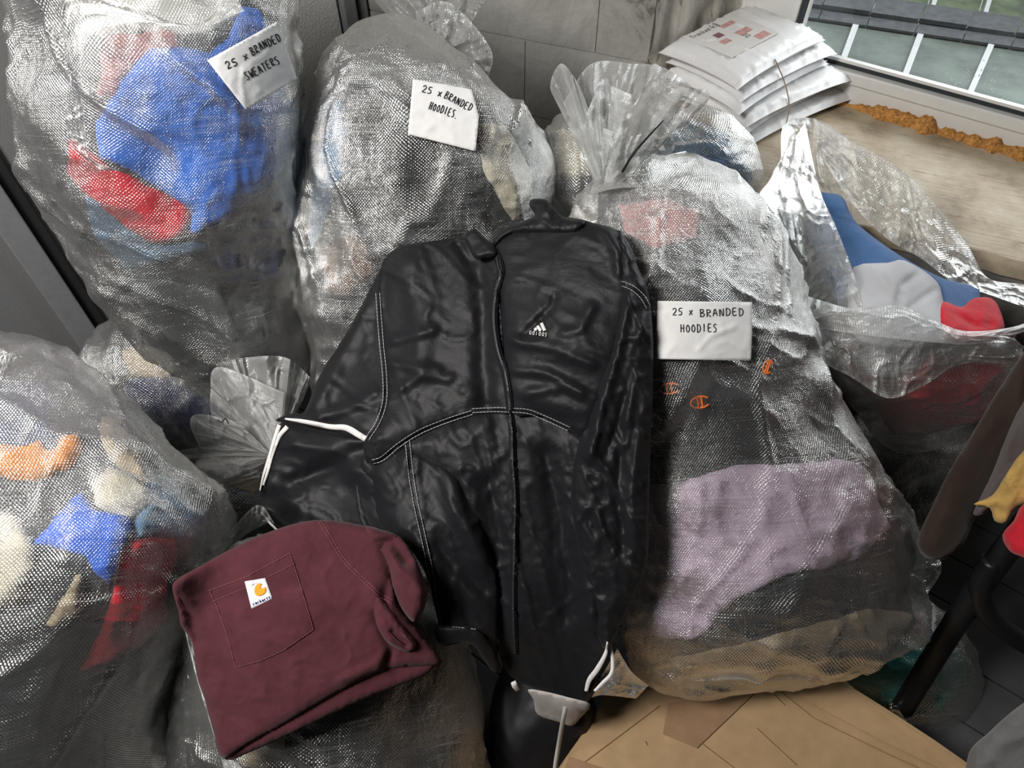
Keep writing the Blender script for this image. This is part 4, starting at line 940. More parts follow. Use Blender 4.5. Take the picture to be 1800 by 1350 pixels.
# ================================================================== PARCELS on the window board
MAIL = M('white_poly_mailer', (.78, .78, .78), .38, .5, 18, .03, .35, .006)
a1 = (Uz(1498, 175, ZS) - Uz(1320, 254, ZS)); a1[2] = 0; L1 = np.linalg.norm(a1); a1 /= L1
a2 = np.array([-a1[1], a1[0], 0])
p0 = Uz(1320, 256, ZS + .004)
labels = ['white plastic mailer at the very bottom of the tied stack on the window board', 'second white mailer from the bottom of the tied stack', 'white mailer third from the bottom of the tied stack', 'white mailer in the upper middle of the tied stack', 'white mailer just under the topmost one in the tied stack', 'topmost white mailer with a faded red printed address label']
hts = [.034, .032, .034, .036, .034, .046]; zc = ZS + .002
offs = [(.0, .0, 0), (-.015, -.004, .03), (-.03, .0, -.04), (-.05, -.008, .03), (-.055, .0, -.02), (-.085, -.012, .0)]
PW, PD = L1 / 2 * 1.0, .165
parcel_top = None
for k in range(6):
    h = hts[k]; nx, ny = 46, 36; kf = k / 5
    X, Y = np.meshgrid(np.linspace(-1, 1, nx), np.linspace(-1, 1, ny))
    rot = .14 * kf + (0, .05, -.05, .04, -.03, 0)[k]
    c_, s_ = math.cos(rot), math.sin(rot); A1 = a1 * c_ + a2 * s_; A2 = -a1 * s_ + a2 * c_
    PW, PD = L1 / 2 * (1 - .07 * kf), .130 - .010 * kf
    ftop = np.array([.545, 1.640, 0]); cnr = p0 * [1, 1, 0] * (1 - kf) + ftop * kf + np.array([(0, -.004, .006, -.012, .006, 0)[k], (0, .006, -.004, -.004, .008, 0)[k], ZS])
    prof = (np.clip(1 - np.abs(X) ** 7, 0, 1) * np.clip(1 - np.abs(Y) ** 7, 0, 1)) ** .55
    cen = cnr + A1 * PW + A2 * PD
    hw, hd = PW * (1.0 - .02 * (k % 2)), PD
    pin = 1 + .05 * (np.abs(X) * np.abs(Y)) ** 3      # corners stick out as ears
    base = cen + A1 * (X * hw * pin)[..., None] + A2 * (Y * hd * pin)[..., None]
    sag = .008 * (np.abs(X * Y)) ** 3
    wr_ = ridge(np.stack([X * 4, Y * 3, X * 0 + k], -1), 80 + k, 2, 3) * .004 + ridge(np.stack([X * 16, Y * 16, X * 0 + k], -1), 90 + k, 2, 3) * .005 * (np.maximum(np.abs(X), np.abs(Y)) ** 3)
    ztop = zc + h * .5 + prof * h * .48 + wr_ * (prof > .01); zbot = zc + h * .5 - prof * h * .48
    top = base.copy(); top[..., 2] = ztop - sag; bot = base.copy(); bot[..., 2] = zbot - sag
    idx = np.arange(nx * ny).reshape(ny, nx); Fa = gridfaces(ny, nx); rimi = list(idx[0]) + list(idx[1:, -1]) + list(idx[-1, ::-1][1:]) + list(idx[::-1, 0][1:-1]); nn = nx * ny
    FF = np.concatenate([Fa, Fa[:, ::-1] + nn, np.array([(rimi[(i + 1) % len(rimi)], rimi[i], rimi[i] + nn, rimi[(i + 1) % len(rimi)] + nn) for i in range(len(rimi))])])
    root = empty('parcel'); tagged(root, labels[k], 'parcel', 'white mailers stacked on the window board')
    mesh('mailer_bag', np.concatenate([top.reshape(-1, 3), bot.reshape(-1, 3)]), FF, MAIL, root)
    zadd(top)
    # welded seam flap along the window side short edge
    fp = [cen + A1 * hw * .99 - A2 * hd, cen + A1 * hw * 1.07 - A2 * hd * .97, cen + A1 * hw * 1.05 + A2 * hd * .97, cen + A1 * hw * .99 + A2 * hd]
    zz = zc + h * .5 - .003
    V = []
    for i in range(24):
        f = i / 23; pa = fp[0] + (fp[3] - fp[0]) * f; pb = fp[1] + (fp[2] - fp[1]) * f; q = .004 * math.sin(i * 1.3 + k) ; V += [[pa[0], pa[1], zz], [pb[0], pb[1], zz + q]]
    V2 = V + [[a, b, c - .0015] for a, b, c in V]; G = gridfaces(24, 2); FF = np.concatenate([G, G[:, ::-1] + 48, np.array([(2 * i + 1, 2 * i + 3, 2 * i + 51, 2 * i + 49) for i in range(23)])])
    mesh('sealed_flap', V2, FF, MAIL, root)
    if k == 5: parcel_top = (cen, A1, A2, zc + h, root, hw, hd, h, zc)
    zc += h * .86
cen, A1, A2, zt, root, hw, hd, hh, zc5 = parcel_top
LABP = M('label_paper', (.70, .68, .66), .55, .3, 30, .05, .1); PINKP = M('faded_pink_print', (.55, .30, .28), .6, .3, 60, .2, 0); MAUVE = M('dark_mauve_print', (.22, .10, .12), .6, .3, 60, .1, 0)
def topP(x, y, dz): return cen + A1 * x + A2 * y + Z * (zt - hh * .02 + dz - cen[2])
def flat(nm, x0, x1, y0, y1, dz, mat, th=.0006):
    V, Fq = box_pts(topP((x0 + x1) / 2, (y0 + y1) / 2, dz), A1 * (x1 - x0) / 2, A2 * (y1 - y0) / 2, Z * th); return mesh(nm, V, Fq, mat, par_, smooth=False)
par_ = root
par_ = flat('address_label', -.13, .07, -.055, .095, .003, LABP)
for (x0, x1, y0, y1, mt) in ((-.02, .03, .055, .070, PINKP), (-.02, .03, .0, .022, PINKP), (.0, .045, -.045, -.022, PINKP), (-.075, -.05, .03, .05, MAUVE), (-.09, -.06, .0, .018, PINKP)):
    flat('printed_block', x0, x1, y0, y1, .0042, mt, .0003)
def topwords(txt, x, y, w_, h, adv=1.25):
    out = []
    for k, ch in enumerate(txt):
        for st in GL[ch]:
            q = np.array([(x + (k * adv + a) * w_, y - b * h) for a, b in st]); out.append(catmull(q, (len(q) - 1) * 3 + 1) if len(q) > 2 else q)
    return out
for grp in (topwords('Tracked', -.125, .085, .0085, .013), topwords('48', -.045, .09, .014, .02), topwords('25', -.02, -.002, .009, .014)):
  V = []; Fq = []
  for ln_ in grp:
    for (ax, ay), (bx, by) in zip(ln_[:-1], ln_[1:]):
        d = np.array([bx - ax, by - ay]); d /= np.linalg.norm(d) + 1e-9; nr_ = np.array([-d[1], d[0]]) * .0009; n0 = len(V)
        for (x, y) in ((ax + nr_[0], ay + nr_[1]), (bx + nr_[0], by + nr_[1]), (bx - nr_[0], by - nr_[1]), (ax - nr_[0], ay - nr_[1])): V.append(topP(x, y, .0052))
        Fq.append((n0, n0 + 1, n0 + 2, n0 + 3))
  mesh('printed_words', V, Fq, INK, par_, smooth=False)
# string round the stack
ss = []
for (px, py, tt) in [(1240,20,1.92),(1330,75,1.70),(1372,112,1.62),(1378,125,1.60),(1385,160,1.61),(1388,185,1.62),(1384,218,1.64),(1378,232,1.66)]: pass
sx_ = -.0
for f, zz, out in ((.34, 0, .0),): pass
x_s = -hw * .30; pth = []
front = lambda z, o: p0 + a1 * (PW + x_s) - a2 * o + Z * (z - p0[2])
PW = L1 / 2; pth = [front(ZS + .003, .004), front(ZS + .03, .012) , front(ZS + .06, .018) - a1 * .006, front(ZS + .09, .024) - a1 * .010, front(ZS + .12, .028) - a1 * .020, front(zc5 - .004, .032) - a1 * .032, front(zc5 + hh * .3, .036) - a1 * .036]
spx = catmull([(1362,104),(1370,122),(1378,142),(1385,168),(1387,190),(1384,208),(1379,226)], 25); from mathutils.bvhtree import BVHTree
def hit(objs, px, py, fallback):
    d = Vector(FW + (px - 900) / F * RT + (675 - py) / F * UP); best = None
    for ob in objs:
        tree = BVHTree.FromPolygons([v.co for v in ob.data.vertices], [p.vertices for p in ob.data.polygons]); r = tree.ray_cast(Vector(CAM), d.normalized())
        if r[0] is not None:
            tt = float(np.dot(np.array(r[0]) - CAM, FW)); best = tt if best is None else min(best, tt)
    return fallback if best is None else best
bags_ = [o_ for o_ in bpy.data.objects if o_.name.startswith('mailer_bag')]
ts = []
for q in spx: ts.append(hit(bags_, q[0], q[1], ts[-1] if ts else 1.56) - .003)
ts = np.array(ts)
for _ in range(60): ts[1:-1] = np.minimum(ts[1:-1], (ts[:-2] + ts[2:]) / 2)
pth = U(spx[:, 0], spx[:, 1], ts)
tagged(tube('string', pth, .0016, M('brown_string', (.36, .26, .20), .9, .2, 300, .3, .5)), 'brown string tied round the stack of white mailers', 'string')
# ================================================================== BLACK WINDBREAKER
m, t, b = nt('black_nylon'); tc = N(t, 'ShaderNodeTexCoord'); uvn = N(t, 'ShaderNodeUVMap', uv_map='UVMap')
n1 = N(t, 'ShaderNodeTexNoise', i_Scale=11, i_Detail=6, i_Roughness=.55, i_Distortion=1.6); L(t, uvn.outputs[0], n1.inputs['Vector'])
n2 = N(t, 'ShaderNodeTexNoise', i_Scale=900, i_Detail=1); L(t, uvn.outputs[0], n2.inputs['Vector'])
b.inputs['Base Color'].default_value = (.009, .009, .011, 1); b.inputs['Roughness'].default_value = .50; b.inputs['Specular IOR Level'].default_value = .20; b.inputs['Sheen Weight'].default_value = .04
u1 = N(t, 'ShaderNodeBump', i_Strength=.22, i_Distance=.010); L(t, n1.outputs[0], u1.inputs['Height']); u2 = N(t, 'ShaderNodeBump', i_Strength=.15, i_Distance=.0006); L(t, n2.outputs[0], u2.inputs['Height']); L(t, u1.outputs[0], u2.inputs['Normal']); L(t, u2.outputs[0], b.inputs['Normal'])
NYLON = m
THREAD = M('grey_thread', (.42, .42, .43), .7, .3, 50, .1, 0); TAPE = M('white_stripe_tape', (.78, .75, .74), .6, .3, 300, .08, .2)
ZIP = M('black_zip_teeth', (.04, .04, .042), .35, .5, 80, .1, .2)
DJ = drape([(930,350,1.27),(840,410,1.30),(700,435,1.33),(600,600,1.36),(490,735,1.34),(456,880,1.33),(600,860,1.30),(640,770,1.27),(900,720,1.22),(1000,600,1.17),(1100,430,1.17),(1145,620,1.15),(1140,850,1.16),(1060,1140,1.22),(1030,1230,1.30),(900,1195,1.30),(780,1130,1.22),(860,1165,1.24),(740,950,1.20),(900,950,1.22),(480,930,1.30)], .012, 5)
jk = empty('windbreaker'); tagged(jk, 'black nylon windbreaker with white sleeve stripes spread over the sacks in the centre', 'jacket')
W1 = [(.0075, 95, 1.2, 2.4, 4), (.0045, 40, .5, 2.2, 6), (.0009, 15, 2.0, 1.8, 5)]
W2 = [(.0080, 70, 1.35, 3.0, 4), (.0055, 32, .9, 2.2, 6), (.0009, 14, 2.0, 1.8, 5)]
def off(dd): return lambda x, y: DJ(x, y) + dd
# upper left sleeve
_, S1 = patch('left_sleeve', [(700,434),(676,458),(645,518),(606,590),(562,660),(536,722),(515,726),(489,735),(492,742),(560,752),(642,774),(675,740),(700,640),(700,520),(712,460)], off(.012), NYLON, jk, wr=W1, puff=.02, fall=35, seed=5, strokes=[([(640,540),(590,640),(556,710)],.012,16),([(560,735),(620,715),(660,690)],.010,10),([(500,738),(560,742)],.006,8)])
# lower left sleeve (turned under) and its fold
_, S2 = patch('lower_left_sleeve', [(497,742),(486,765),(470,810),(457,860),(455,884),(466,905),(490,930),(560,945),(640,945),(720,960),(740,900),(715,820),(660,810),(640,772),(560,755)], off(.022), NYLON, jk, wr=[(.009, 70, .3, 2.2, 3), (.004, 30, .2, 2, 4)], puff=.02, fall=35, seed=6, strokes=[([(462,875),(560,830),(640,790)],-.016,16),([(462,885),(520,915),(580,935)],.012,12),([(520,780),(600,800),(650,850)],.010,18)])
# side panel with its cuffed hem
_, S3 = patch('side_panel', [(640,800),(655,815),(700,785),(760,800),(820,860),(850,930),(872,1010),(876,1100),(872,1172),(848,1160),(830,1128),(800,1132),(778,1132),(768,1085),(752,1020),(735,985),(700,945),(640,930),(625,860)], off(.004), NYLON, jk, wr=W2, puff=.02, fall=30, seed=7, strokes=[([(640,850),(660,920),(700,960)],-.02,14),([(790,820),(800,900),(850,980)],.014,18),([(770,960),(800,1000),(850,1040)],-.010,10)])
patch('hem_band', [(764,1102),(800,1100),(838,1106),(868,1140),(880,1180),(862,1176),(832,1134),(800,1130),(772,1132)], off(-.004), NYLON, jk, puff=.008, fall=10, wr=[(.003,30,1.2,1,3)], seed=8)
# main body below the yoke
_, S4 = patch('body', [(700,782),(760,748),(830,725),(895,720),(950,728),(1000,752),(1060,780),(1100,900),(1110,1000),(1075,1110),(1062,1150),(1048,1200),(1030,1236),(995,1228),(950,1212),(908,1196),(885,1170),(872,1120),(862,1010),(840,930),(800,850),(742,812)], off(-.002), NYLON, jk, wr=W2, puff=.022, fall=40, seed=9, strokes=[([(960,800),(985,930),(1000,1080)],-.016,18),([(1040,820),(1035,950),(1040,1100)],.014,16),([(860,850),(880,1000),(890,1150)],-.02,22)])
# chest left, chest right
_, S5 = patch('left_front', [(698,436),(740,426),(815,418),(838,424),(872,452),(882,520),(886,600),(896,722),(880,722),(830,727),(765,745),(702,782),(668,806),(655,816),(642,800),(640,775),(665,742),(678,690),(670,600),(664,520),(672,462)], off(-.006), NYLON, jk, wr=W1, puff=.016, fall=30, seed=10, strokes=[([(720,470),(740,560),(735,650)],.012,26),([(690,600),(760,580)],.008,9),([(690,640),(770,650)],.008,8),([(680,700),(740,660),(790,665)],.007,9),([(845,450),(850,600),(855,720)],-.016,20),([(800,420),(825,460)],-.010,8)])
_, S6 = patch('right_front', [(866,430),(876,412),(900,398),(940,388),(1000,382),(1045,392),(1085,405),(1112,440),(1120,500),(1100,600),(1070,700),(1030,770),(1000,755),(950,730),(896,722),(886,600),(880,520),(872,455)], off(-.014), NYLON, jk, wr=[(.0050, 90, .2, 2.2, 3), (.0030, 36, .3, 2.2, 4)], puff=.018, fall=32, seed=12, strokes=[([(905,600),(980,615),(1040,640)],.009,10),([(900,650),(960,655),(1020,690)],.008,9),([(930,690),(990,680),(1050,700)],.007,9),([(950,560),(970,540),(975,520)],-.007,5),([(920,590),(950,560)],-.008,5),([(1040,540),(1020,580),(990,585)],.006,8),([(1060,400),(1085,440),(1088,480)],.010,9)])
# right sleeve, shiny and heavily creased
_, S7 = patch('right_sleeve', [(1085,405),(1108,440),(1125,478),(1140,515),(1148,600),(1147,700),(1143,800),(1140,900),(1139,975),(1122,1030),(1100,1075),(1068,1142),(1045,1100),(1025,1000),(1005,900),(1008,820),(1028,740),(1055,660),(1080,590),(1090,520)], off(-.024), NYLON, jk, step=5, wr=[(.0085, 48, 1.25, 2.6, 3), (.0050, 22, 1.0, 1.8, 4)], puff=.026, fall=30, seed=13, strokes=[([(1105,520),(1085,620),(1055,720),(1040,800)],.012,9),([(1130,560),(1110,660),(1100,780)],.010,9),([(1120,610),(1100,700),(1070,790)],-.010,7),([(1095,760),(1085,850),(1095,960)],-.010,9),([(1125,760),(1110,860),(1120,960)],.009,9)])
# collar
patch('collar', [(932,352),(946,349),(962,352),(976,368),(992,382),(1030,388),(1010,410),(960,410),(900,412),(872,432),(866,424),(882,404),(925,386),(940,378),(931,364)], off(-.024), NYLON, jk, step=4, puff=.020, fall=14, wr=[(.004,26,1.2,1.5,3)], seed=14, strokes=[([(968,362),(978,385)],-.01,5)])
patch('collar', [(814,414),(826,404),(836,402),(850,416),(868,430),(874,448),(852,454),(836,456),(824,436)], off(-.022), NYLON, jk, step=4, puff=.012, fall=10, wr=[(.003,22,.8,1.2,3)], seed=15)
def on(*Ss): return lambda x, y: np.minimum.reduce([s(x, y) for s in Ss])
zl = [(868,440),(878,462),(880,480),(872,510),(868,560),(874,610),(886,650),(893,690),(896,722)]
zc_ = catmull(np.array(zl, float), 60); zlow = catmull(np.array([(896,722),(900,760),(902,820),(906,880),(904,960),(902,1060),(905,1150)], float), 60)
ribbon('zip_tape', [zc_], on(S5, S6), 13, .003, NYLON, jk); ribbon('zip_tape', [zlow], S4, 12, .003, NYLON, jk)
ozip = ribbon('zip', [zc_], on(S5, S6), 5.0, .0055, ZIP, jk, dash=(2.2, 1.1), sub=2); ribbon('zip', [zlow], lambda x, y: S4(x * 0 + np.mean(x), y), 3.6, .007, ZIP, jk, dash=(2.2, 1.1), sub=2)
ribbon('zip_pull', [[(872,452),(876,470),(880,480)]], on(S5, S6), 4, .009, M('gunmetal', (.10,.10,.11), .3, .5, metal=.8, bump=0), ozip, thick=.003)
def dbl(line_, gap): 
    p = catmull(np.array(line_, float), len(line_) * 10); tg = np.gradient(p, axis=0); tg /= np.linalg.norm(tg, axis=1)[:, None]; n_ = np.stack([-tg[:, 1], tg[:, 0]], -1); return [p + n_ * gap / 2, p - n_ * gap / 2]
st1 = dbl([(664,515),(667,560),(671,610),(676,660),(676,705),(665,740),(645,772)], 7)
ribbon('stitching', st1, on(S1, S5), 1.1, .0016, THREAD, jk, dash=(5, 1.2))
st2 = dbl([(655,812),(672,806),(700,783),(740,758),(790,738),(830,725)], 7)
ribbon('stitching', st2, on(S3, S4, S5), 1.1, .0016, THREAD, jk, dash=(5, 1.2))
ribbon('stitching', dbl([(830,722),(870,720),(895,721)], 7) + dbl([(900,721),(930,724),(965,738),(1000,754)], 7), on(S4, S5, S6), 1.1, .0016, THREAD, jk, dash=(5, 1.2))
ribbon('stitching', dbl([(716,775),(722,830),(730,880),(742,935),(756,1000),(765,1060),(776,1120)], 8), on(S3, S2, S4), 1.1, .0030, THREAD, jk, dash=(5, 1.2))
ribbon('stitching', [[(762,1104),(800,1102),(836,1106)]] , S3, 1.1, .012, THREAD, jk, dash=(4, 1.5))
ribbon('stitching', dbl([(1086,497),(1108,504),(1128,520),(1140,540)], 8), S7, 1.1, .0016, THREAD, jk, dash=(5, 1.2))
# white stripes on the sleeve
ribbon('white_stripe', [catmull(np.array([(501,736),(540,742),(580,750),(608,752),(630,764),(643,772)], float), 40)], S1, [3, 7, 8, 9, 11, 10], .004, TAPE, jk)
ribbon('white_stripe', [catmull(np.array([(491,747),(483,770),(474,800),(463,835),(457,862)], float), 40)], S2, [7, 6, 5, 4, 2], .004, TAPE, jk)
ribbon('white_stripe', [catmull(np.array([(505,750),(490,768),(478,800),(470,830),(463,853)], float), 40)], S2, [8, 7, 6, 5, 4], .004, TAPE, jk)
ribbon('white_stripe', [[(460,900),(475,920),(492,936)]], S2, [2, 4, 4], .004, TAPE, jk)
so = on(S4, S7)
ribbon('cuff_stripe', [catmull(np.array([(1068,1128),(1064,1150),(1050,1176),(1036,1195),(1030,1215)], float), 30)], so, [3, 7, 9, 9, 6], .006, TAPE, jk)
ribbon('cuff_stripe', [catmull(np.array([(1073,1130),(1077,1165),(1074,1185),(1060,1200),(1045,1215)], float), 30)], lambda x, y: so(1060 + 0 * x, 1170 + 0 * y), [3, 6, 7, 7, 5], .006, TAPE, jk)
# chest emblem: three slanted bars over the word
EMB = M('silver_emblem', (.72, .71, .70), .6, .3, 60, .05, 0)
ems = []
for (x0, y0, x1, y1, w_) in ((939.5,576.8,943,580,5.2),(944.5,572.5,950,581,5.6),(951.5,567.5,957.5,581,5.8)): ems.append(([(x0,y0),(x1,y1)], w_))
V = []
for k_, (ln_, w_) in enumerate(ems): ribbon('emblem', [ln_], S6, w_, .004, EMB, jk, sub=2)
ribbon('emblem_word', lettering('adidas', (931, 577.5), (4.4, .55), (-.9, 10.0), 1.25, 3, 0), S6, .95, .004, EMB, jk, sub=1)

# ================================================================== MAROON POCKET SHIRT
m, t, b = nt('maroon_cotton'); tc = N(t, 'ShaderNodeTexCoord')
n1 = N(t, 'ShaderNodeTexNoise', i_Scale=16, i_Detail=6, i_Distortion=1.0); L(t, tc.outputs['Object'], n1.inputs['Vector']); n2 = N(t, 'ShaderNodeTexNoise', i_Scale=700, i_Detail=1); L(t, tc.outputs['Object'], n2.inputs['Vector'])
L(t, ramp(t, n1.outputs[0], [(.3, (.066, .018, .024)), (.7, (.098, .028, .036))]), b.inputs['Base Color']); b.inputs['Roughness'].default_value = .9; b.inputs['Specular IOR Level'].default_value = .15; b.inputs['Sheen Weight'].default_value = .1
u1 = N(t, 'ShaderNodeBump', i_Strength=.35, i_Distance=.01); L(t, n1.outputs[0], u1.inputs['Height']); u2 = N(t, 'ShaderNodeBump', i_Strength=.25, i_Distance=.0008); L(t, n2.outputs[0], u2.inputs['Height']); L(t, u1.outputs[0], u2.inputs['Normal']); L(t, u2.outputs[0], b.inputs['Normal'])
MAR = m; MTH = M('maroon_thread', (.22, .075, .085), .8, .2, 60, .1, 0); MDK = M('maroon_stain', (.052, .014, .02), .9, .1, 30, .3, 0)
DT = drape([(310,1040,1.17),(540,925,1.19),(660,930,1.19),(745,1050,1.16),(775,1165,1.17),(600,1240,1.12),(400,1330,1.12),(330,1180,1.15),(500,1100,1.12)], .010, 6)
sh = empty('pocket_shirt'); tagged(sh, 'folded maroon t-shirt with a chest pocket and square tag on the bottom sack', 'shirt')
patch('back_layer', [(355,1175),(420,1240),(520,1230),(640,1190),(730,1150),(768,1160),(752,1184),(700,1205),(620,1238),(520,1285),(440,1322),(398,1336),(380,1300)], lambda x, y: DT(x, y) - .002, MAR, sh, puff=.010, fall=12, wr=[(.003, 50, -.4, 3, 3)], seed=20, thick=.012)
_, T1 = patch('body', [(303,1035),(312,1018),(350,996),(400,968),(460,940),(520,920),(566,914),(620,920),(662,934),(700,985),(690,1010),(700,1060),(722,1090),(745,1120),(778,1164),(740,1172),(680,1178),(600,1216),(520,1262),(440,1308),(392,1334),(376,1290),(360,1230),(345,1185),(338,1130),(318,1100),(314,1075)], lambda x, y: DT(x, y) - .018, MAR, sh, puff=.020, fall=18, step=5, wr=[(.0040, 75, .5, 1.8, 3), (.0020, 26, .2, 1.8, 3.5)], seed=21, thick=.014,
  strokes=[([(310,1045),(335,1090),(345,1130)],-.008,10),([(676,965),(688,1010),(672,1060)],-.008,10),([(660,1080),(690,1140),(676,1185)],-.008,8),([(600,1195),(660,1170),(672,1150)],.005,9),([(655,1040),(680,1080),(700,1125)],.010,14),([(330,1120),(352,1180)],.006,9)])
_, T2 = patch('sleeve', [(640,926),(668,930),(705,945),(732,985),(752,1040),(750,1052),(745,1072),(728,1094),(706,1070),(690,1030),(684,1000),(672,975),(655,960)], lambda x, y: DT(x, y) - .028, MAR, sh, puff=.024, fall=20, step=4, wr=[(.002, 30, 1, 1.5, 3)], seed=22, thick=.012, strokes=[([(668,958),(690,952),(715,985)],-.018,10),([(700,1000),(725,1020),(738,1040)],.008,10)])
_, T3 = patch('sleeve', [(657,1055),(668,1050),(690,1075),(712,1105),(730,1128),(728,1142),(716,1146),(700,1140),(680,1128),(662,1098)], lambda x, y: DT(x, y) - .034, MAR, sh, puff=.016, fall=12, step=4, wr=[(.003, 22, 1.0, 2, 3)], seed=23, thick=.010, strokes=[([(690,1110),(715,1135)],-.008,5)])
pk = [(364,1036),(430,1010),(512,968),(530,1020),(556,1108),(500,1148),(460,1166),(412,1178),(395,1120),(380,1075)]
opk, T4 = patch('chest_pocket', pk, lambda x, y: T1(x, y) - .0012, MAR, sh, puff=.002, fall=6, step=5, smooth=1, seed=24, thick=.0012)
def inset(poly, d):
    P = np.array(poly, float); c = P.mean(0); return [tuple(p + (c - p) / np.linalg.norm(c - p) * d) for p in P]
pi_ = inset(pk, 5)
ribbon('stitching', [pi_ + [pi_[0]]], T4, 1.3, .0012, MTH, opk, dash=(4, 1.2)); ribbon('stitching', [[(372,1058),(440,1030),(520,990)]], T4, 1.2, .0012, MTH, opk, dash=(4, 1.2))
ribbon('stitching', dbl([(562,916),(580,945),(605,985),(640,1020),(668,1045),(690,1058)], 5), T1, 1.2, .0012, MTH, sh, dash=(5, 1))
ribbon('stitching', [[(716,1138),(700,1128),(684,1112)], [(722,1128),(704,1112)]], T3, 1.2, .0012, MTH, sh)
tagq = [(430,1022),(466,1016),(479,1052),(442,1070)]
TAGW = M('white_woven_tag', (.74, .75, .78), .7, .2, 300, .05, .15)
otag, _ = patch('sewn_tag', tagq, lambda x, y: T4(x, y) - .0012, TAGW, sh, puff=0, step=5, smooth=1, seed=25, thick=.001, add=False)
TG = lambda x, y: T4(x, y) - .0012
OR2 = M('orange_emblem', (.80, .36, .03), .7, .2, 80, .05, 0)
patch('tag_emblem', [(447,1036),(450,1029),(455,1025),(461,1027),(458,1030),(460,1034),(465,1033),(466,1031),(468,1038),(465,1044),(456,1048),(449,1045)], lambda x, y: TG(x, y) - .0008, OR2, otag, puff=0, step=3, smooth=2, thick=.0006, add=False)
ribbon('tag_word', lettering('carhartt', (443, 1059), (3.1, -1.25), (2.2, 5.2), 1.28, 3, 0), TG, 1.1, .0010, M('navy_print', (.03, .02, .16), .7, .2, bump=0), otag, sub=1)

# ================================================================== CARDBOARD, RAIL, HANGING CLOTHES
CARD = M('cardboard', (.46, .31, .17), .8, .2, 22, .10, .25, .003); CARD2 = M('brown_parcel_tape', (.34, .21, .12), .5, .3, 40, .08, .1); 
zcd = .13
cb = empty('cardboard_box'); tagged(cb, 'flattened brown cardboard box lying on the floor under the leaning sack', 'box')
def cz(px, py, z=zcd): return Uz(px, py, z)
inner = [cz(1345,1180), cz(1440,1245), cz(1560,1308), cz(1700,1375), cz(1900,1480)]
outer = [cz(1425,1150,.135), cz(1500,1215,.135), cz(1565,1256,.135), cz(1640,1305,.135), cz(1790,1410,.135)]
def slabz(name, P, th, mat, par):
    P = [np.array(p) for p in P]; n = len(P); V = P + [p - Z * th for p in P]
    Fq = [tuple(range(n)), tuple(range(n, 2 * n))[::-1]] + [((i + 1) % n, i, i + n, (i + 1) % n + n) for i in range(n)]
    return mesh(name, V, Fq, mat, par, smooth=False)
slabz('top_panel', [cz(1090,1180), cz(1345,1180), cz(1440,1245), cz(1560,1308), cz(1700,1375), cz(1850,1460), cz(1500,1700), cz(860,1560), cz(985,1355), cz(1045,1270)], .006, CARD, cb)
slabz('side_flap', [cz(1345,1180) + Z * .002, cz(1425,1150,.150), cz(1500,1215,.150), cz(1565,1256,.150), cz(1640,1305,.150), cz(1790,1410,.150), cz(1900,1480), cz(1700,1375) + Z * .002, cz(1560,1308) + Z * .002, cz(1440,1245) + Z * .002], .006, CARD, cb)
for k in range(4):
    a_ = [(1425,1150),(1500,1215),(1565,1256),(1640,1305),(1790,1410)][k]; b__ = [(1425,1150),(1500,1215),(1565,1256),(1640,1305),(1790,1410)][k + 1]
    A_, B_ = cz(*a_, .149), cz(*b__, .149); A0 = A_ * [1, 1, 0]; B0 = B_ * [1, 1, 0]
    quadslab('side_panel', [A_, B_, B0, A0], .006, CARD, cb)
A_ = [cz(860,1560), cz(985,1355), cz(1045,1270), cz(1090,1180)]
for a_, b__ in zip(A_[:-1], A_[1:]): quadslab('side_panel', [a_, b__, b__ * [1, 1, 0], a_ * [1, 1, 0]], .006, CARD, cb)
slabz('packing_tape', [cz(1175,1235,.134), cz(1330,1215,.134), cz(1225,1315,.134), cz(1165,1290,.134)], .001, CARD2, cb)
slabz('packing_tape', [cz(1000,1330,.134), cz(1060,1350,.134), cz(1150,1460,.134), cz(960,1440,.134)], .001, CARD2, cb)
SH_ = lambda x, y: (lambda P: P)(None)
def Dcard(x, y):
    x = np.asarray(x, float); y = np.asarray(y, float); dz = FW[2] + (675 - y) / F * UP[2]; return (zcd + .0005 - CAM[2]) / dz
CREASE = M('card_crease', (.30, .19, .10), .8, .2, 40, .1, 0)
ribbon('crease', [[(1175,1262),(1290,1350),(1330,1400)], [(1340,1190),(1430,1262),(1560,1325),(1660,1370)], [(1330,1280),(1400,1345)], [(1020,1345),(1100,1285),(1160,1240)], [(1362,1222),(1380,1240)], [(1134,1303),(1138,1310)]], Dcard, 1.8, .0012, CREASE, cb)
# torn white paper and strap in the dark gap
o, _ = patch('torn_paper', [(928,1212),(960,1216),(1000,1226),(1038,1238),(1020,1262),(1005,1276),(985,1270),(945,1256),(938,1230)], drape([(900,1200,1.42),(1040,1240,1.42),(980,1290,1.42)], .01, 2), M('grey_white_paper', (.45, .42, .40), .8, .2, 20, .08, .3), thick=.001, puff=.003, fall=8, wr=[(.003, 20, .5, 1.2, 3)], seed=31)
tagged(o, 'torn piece of off-white paper poking out below the windbreaker hem', 'paper')
o, _ = patch('torn_paper', [(898,1200),(906,1196),(914,1212),(908,1216),(900,1208)], drape([(900,1200,1.38),(1040,1240,1.38),(980,1290,1.38)], .01, 2), TAPE, thick=.001, puff=.0, seed=32, smooth=1)
tagged(o, 'tiny white paper scrap at the left below the windbreaker hem', 'paper')
tagged(ribbon('packing_strap', [catmull(np.array([(994,1242),(988,1275),(982,1310),(976,1350),(972,1400)], float), 30)], drape([(990,1240,1.36),(975,1350,1.38)], .02, 2), 8, .0, M('white_strap', (.50, .50, .47), .5, .3, 60, .1, .1), None, thick=.0015), 'narrow off-white plastic strap hanging beside the cardboard', 'strap')

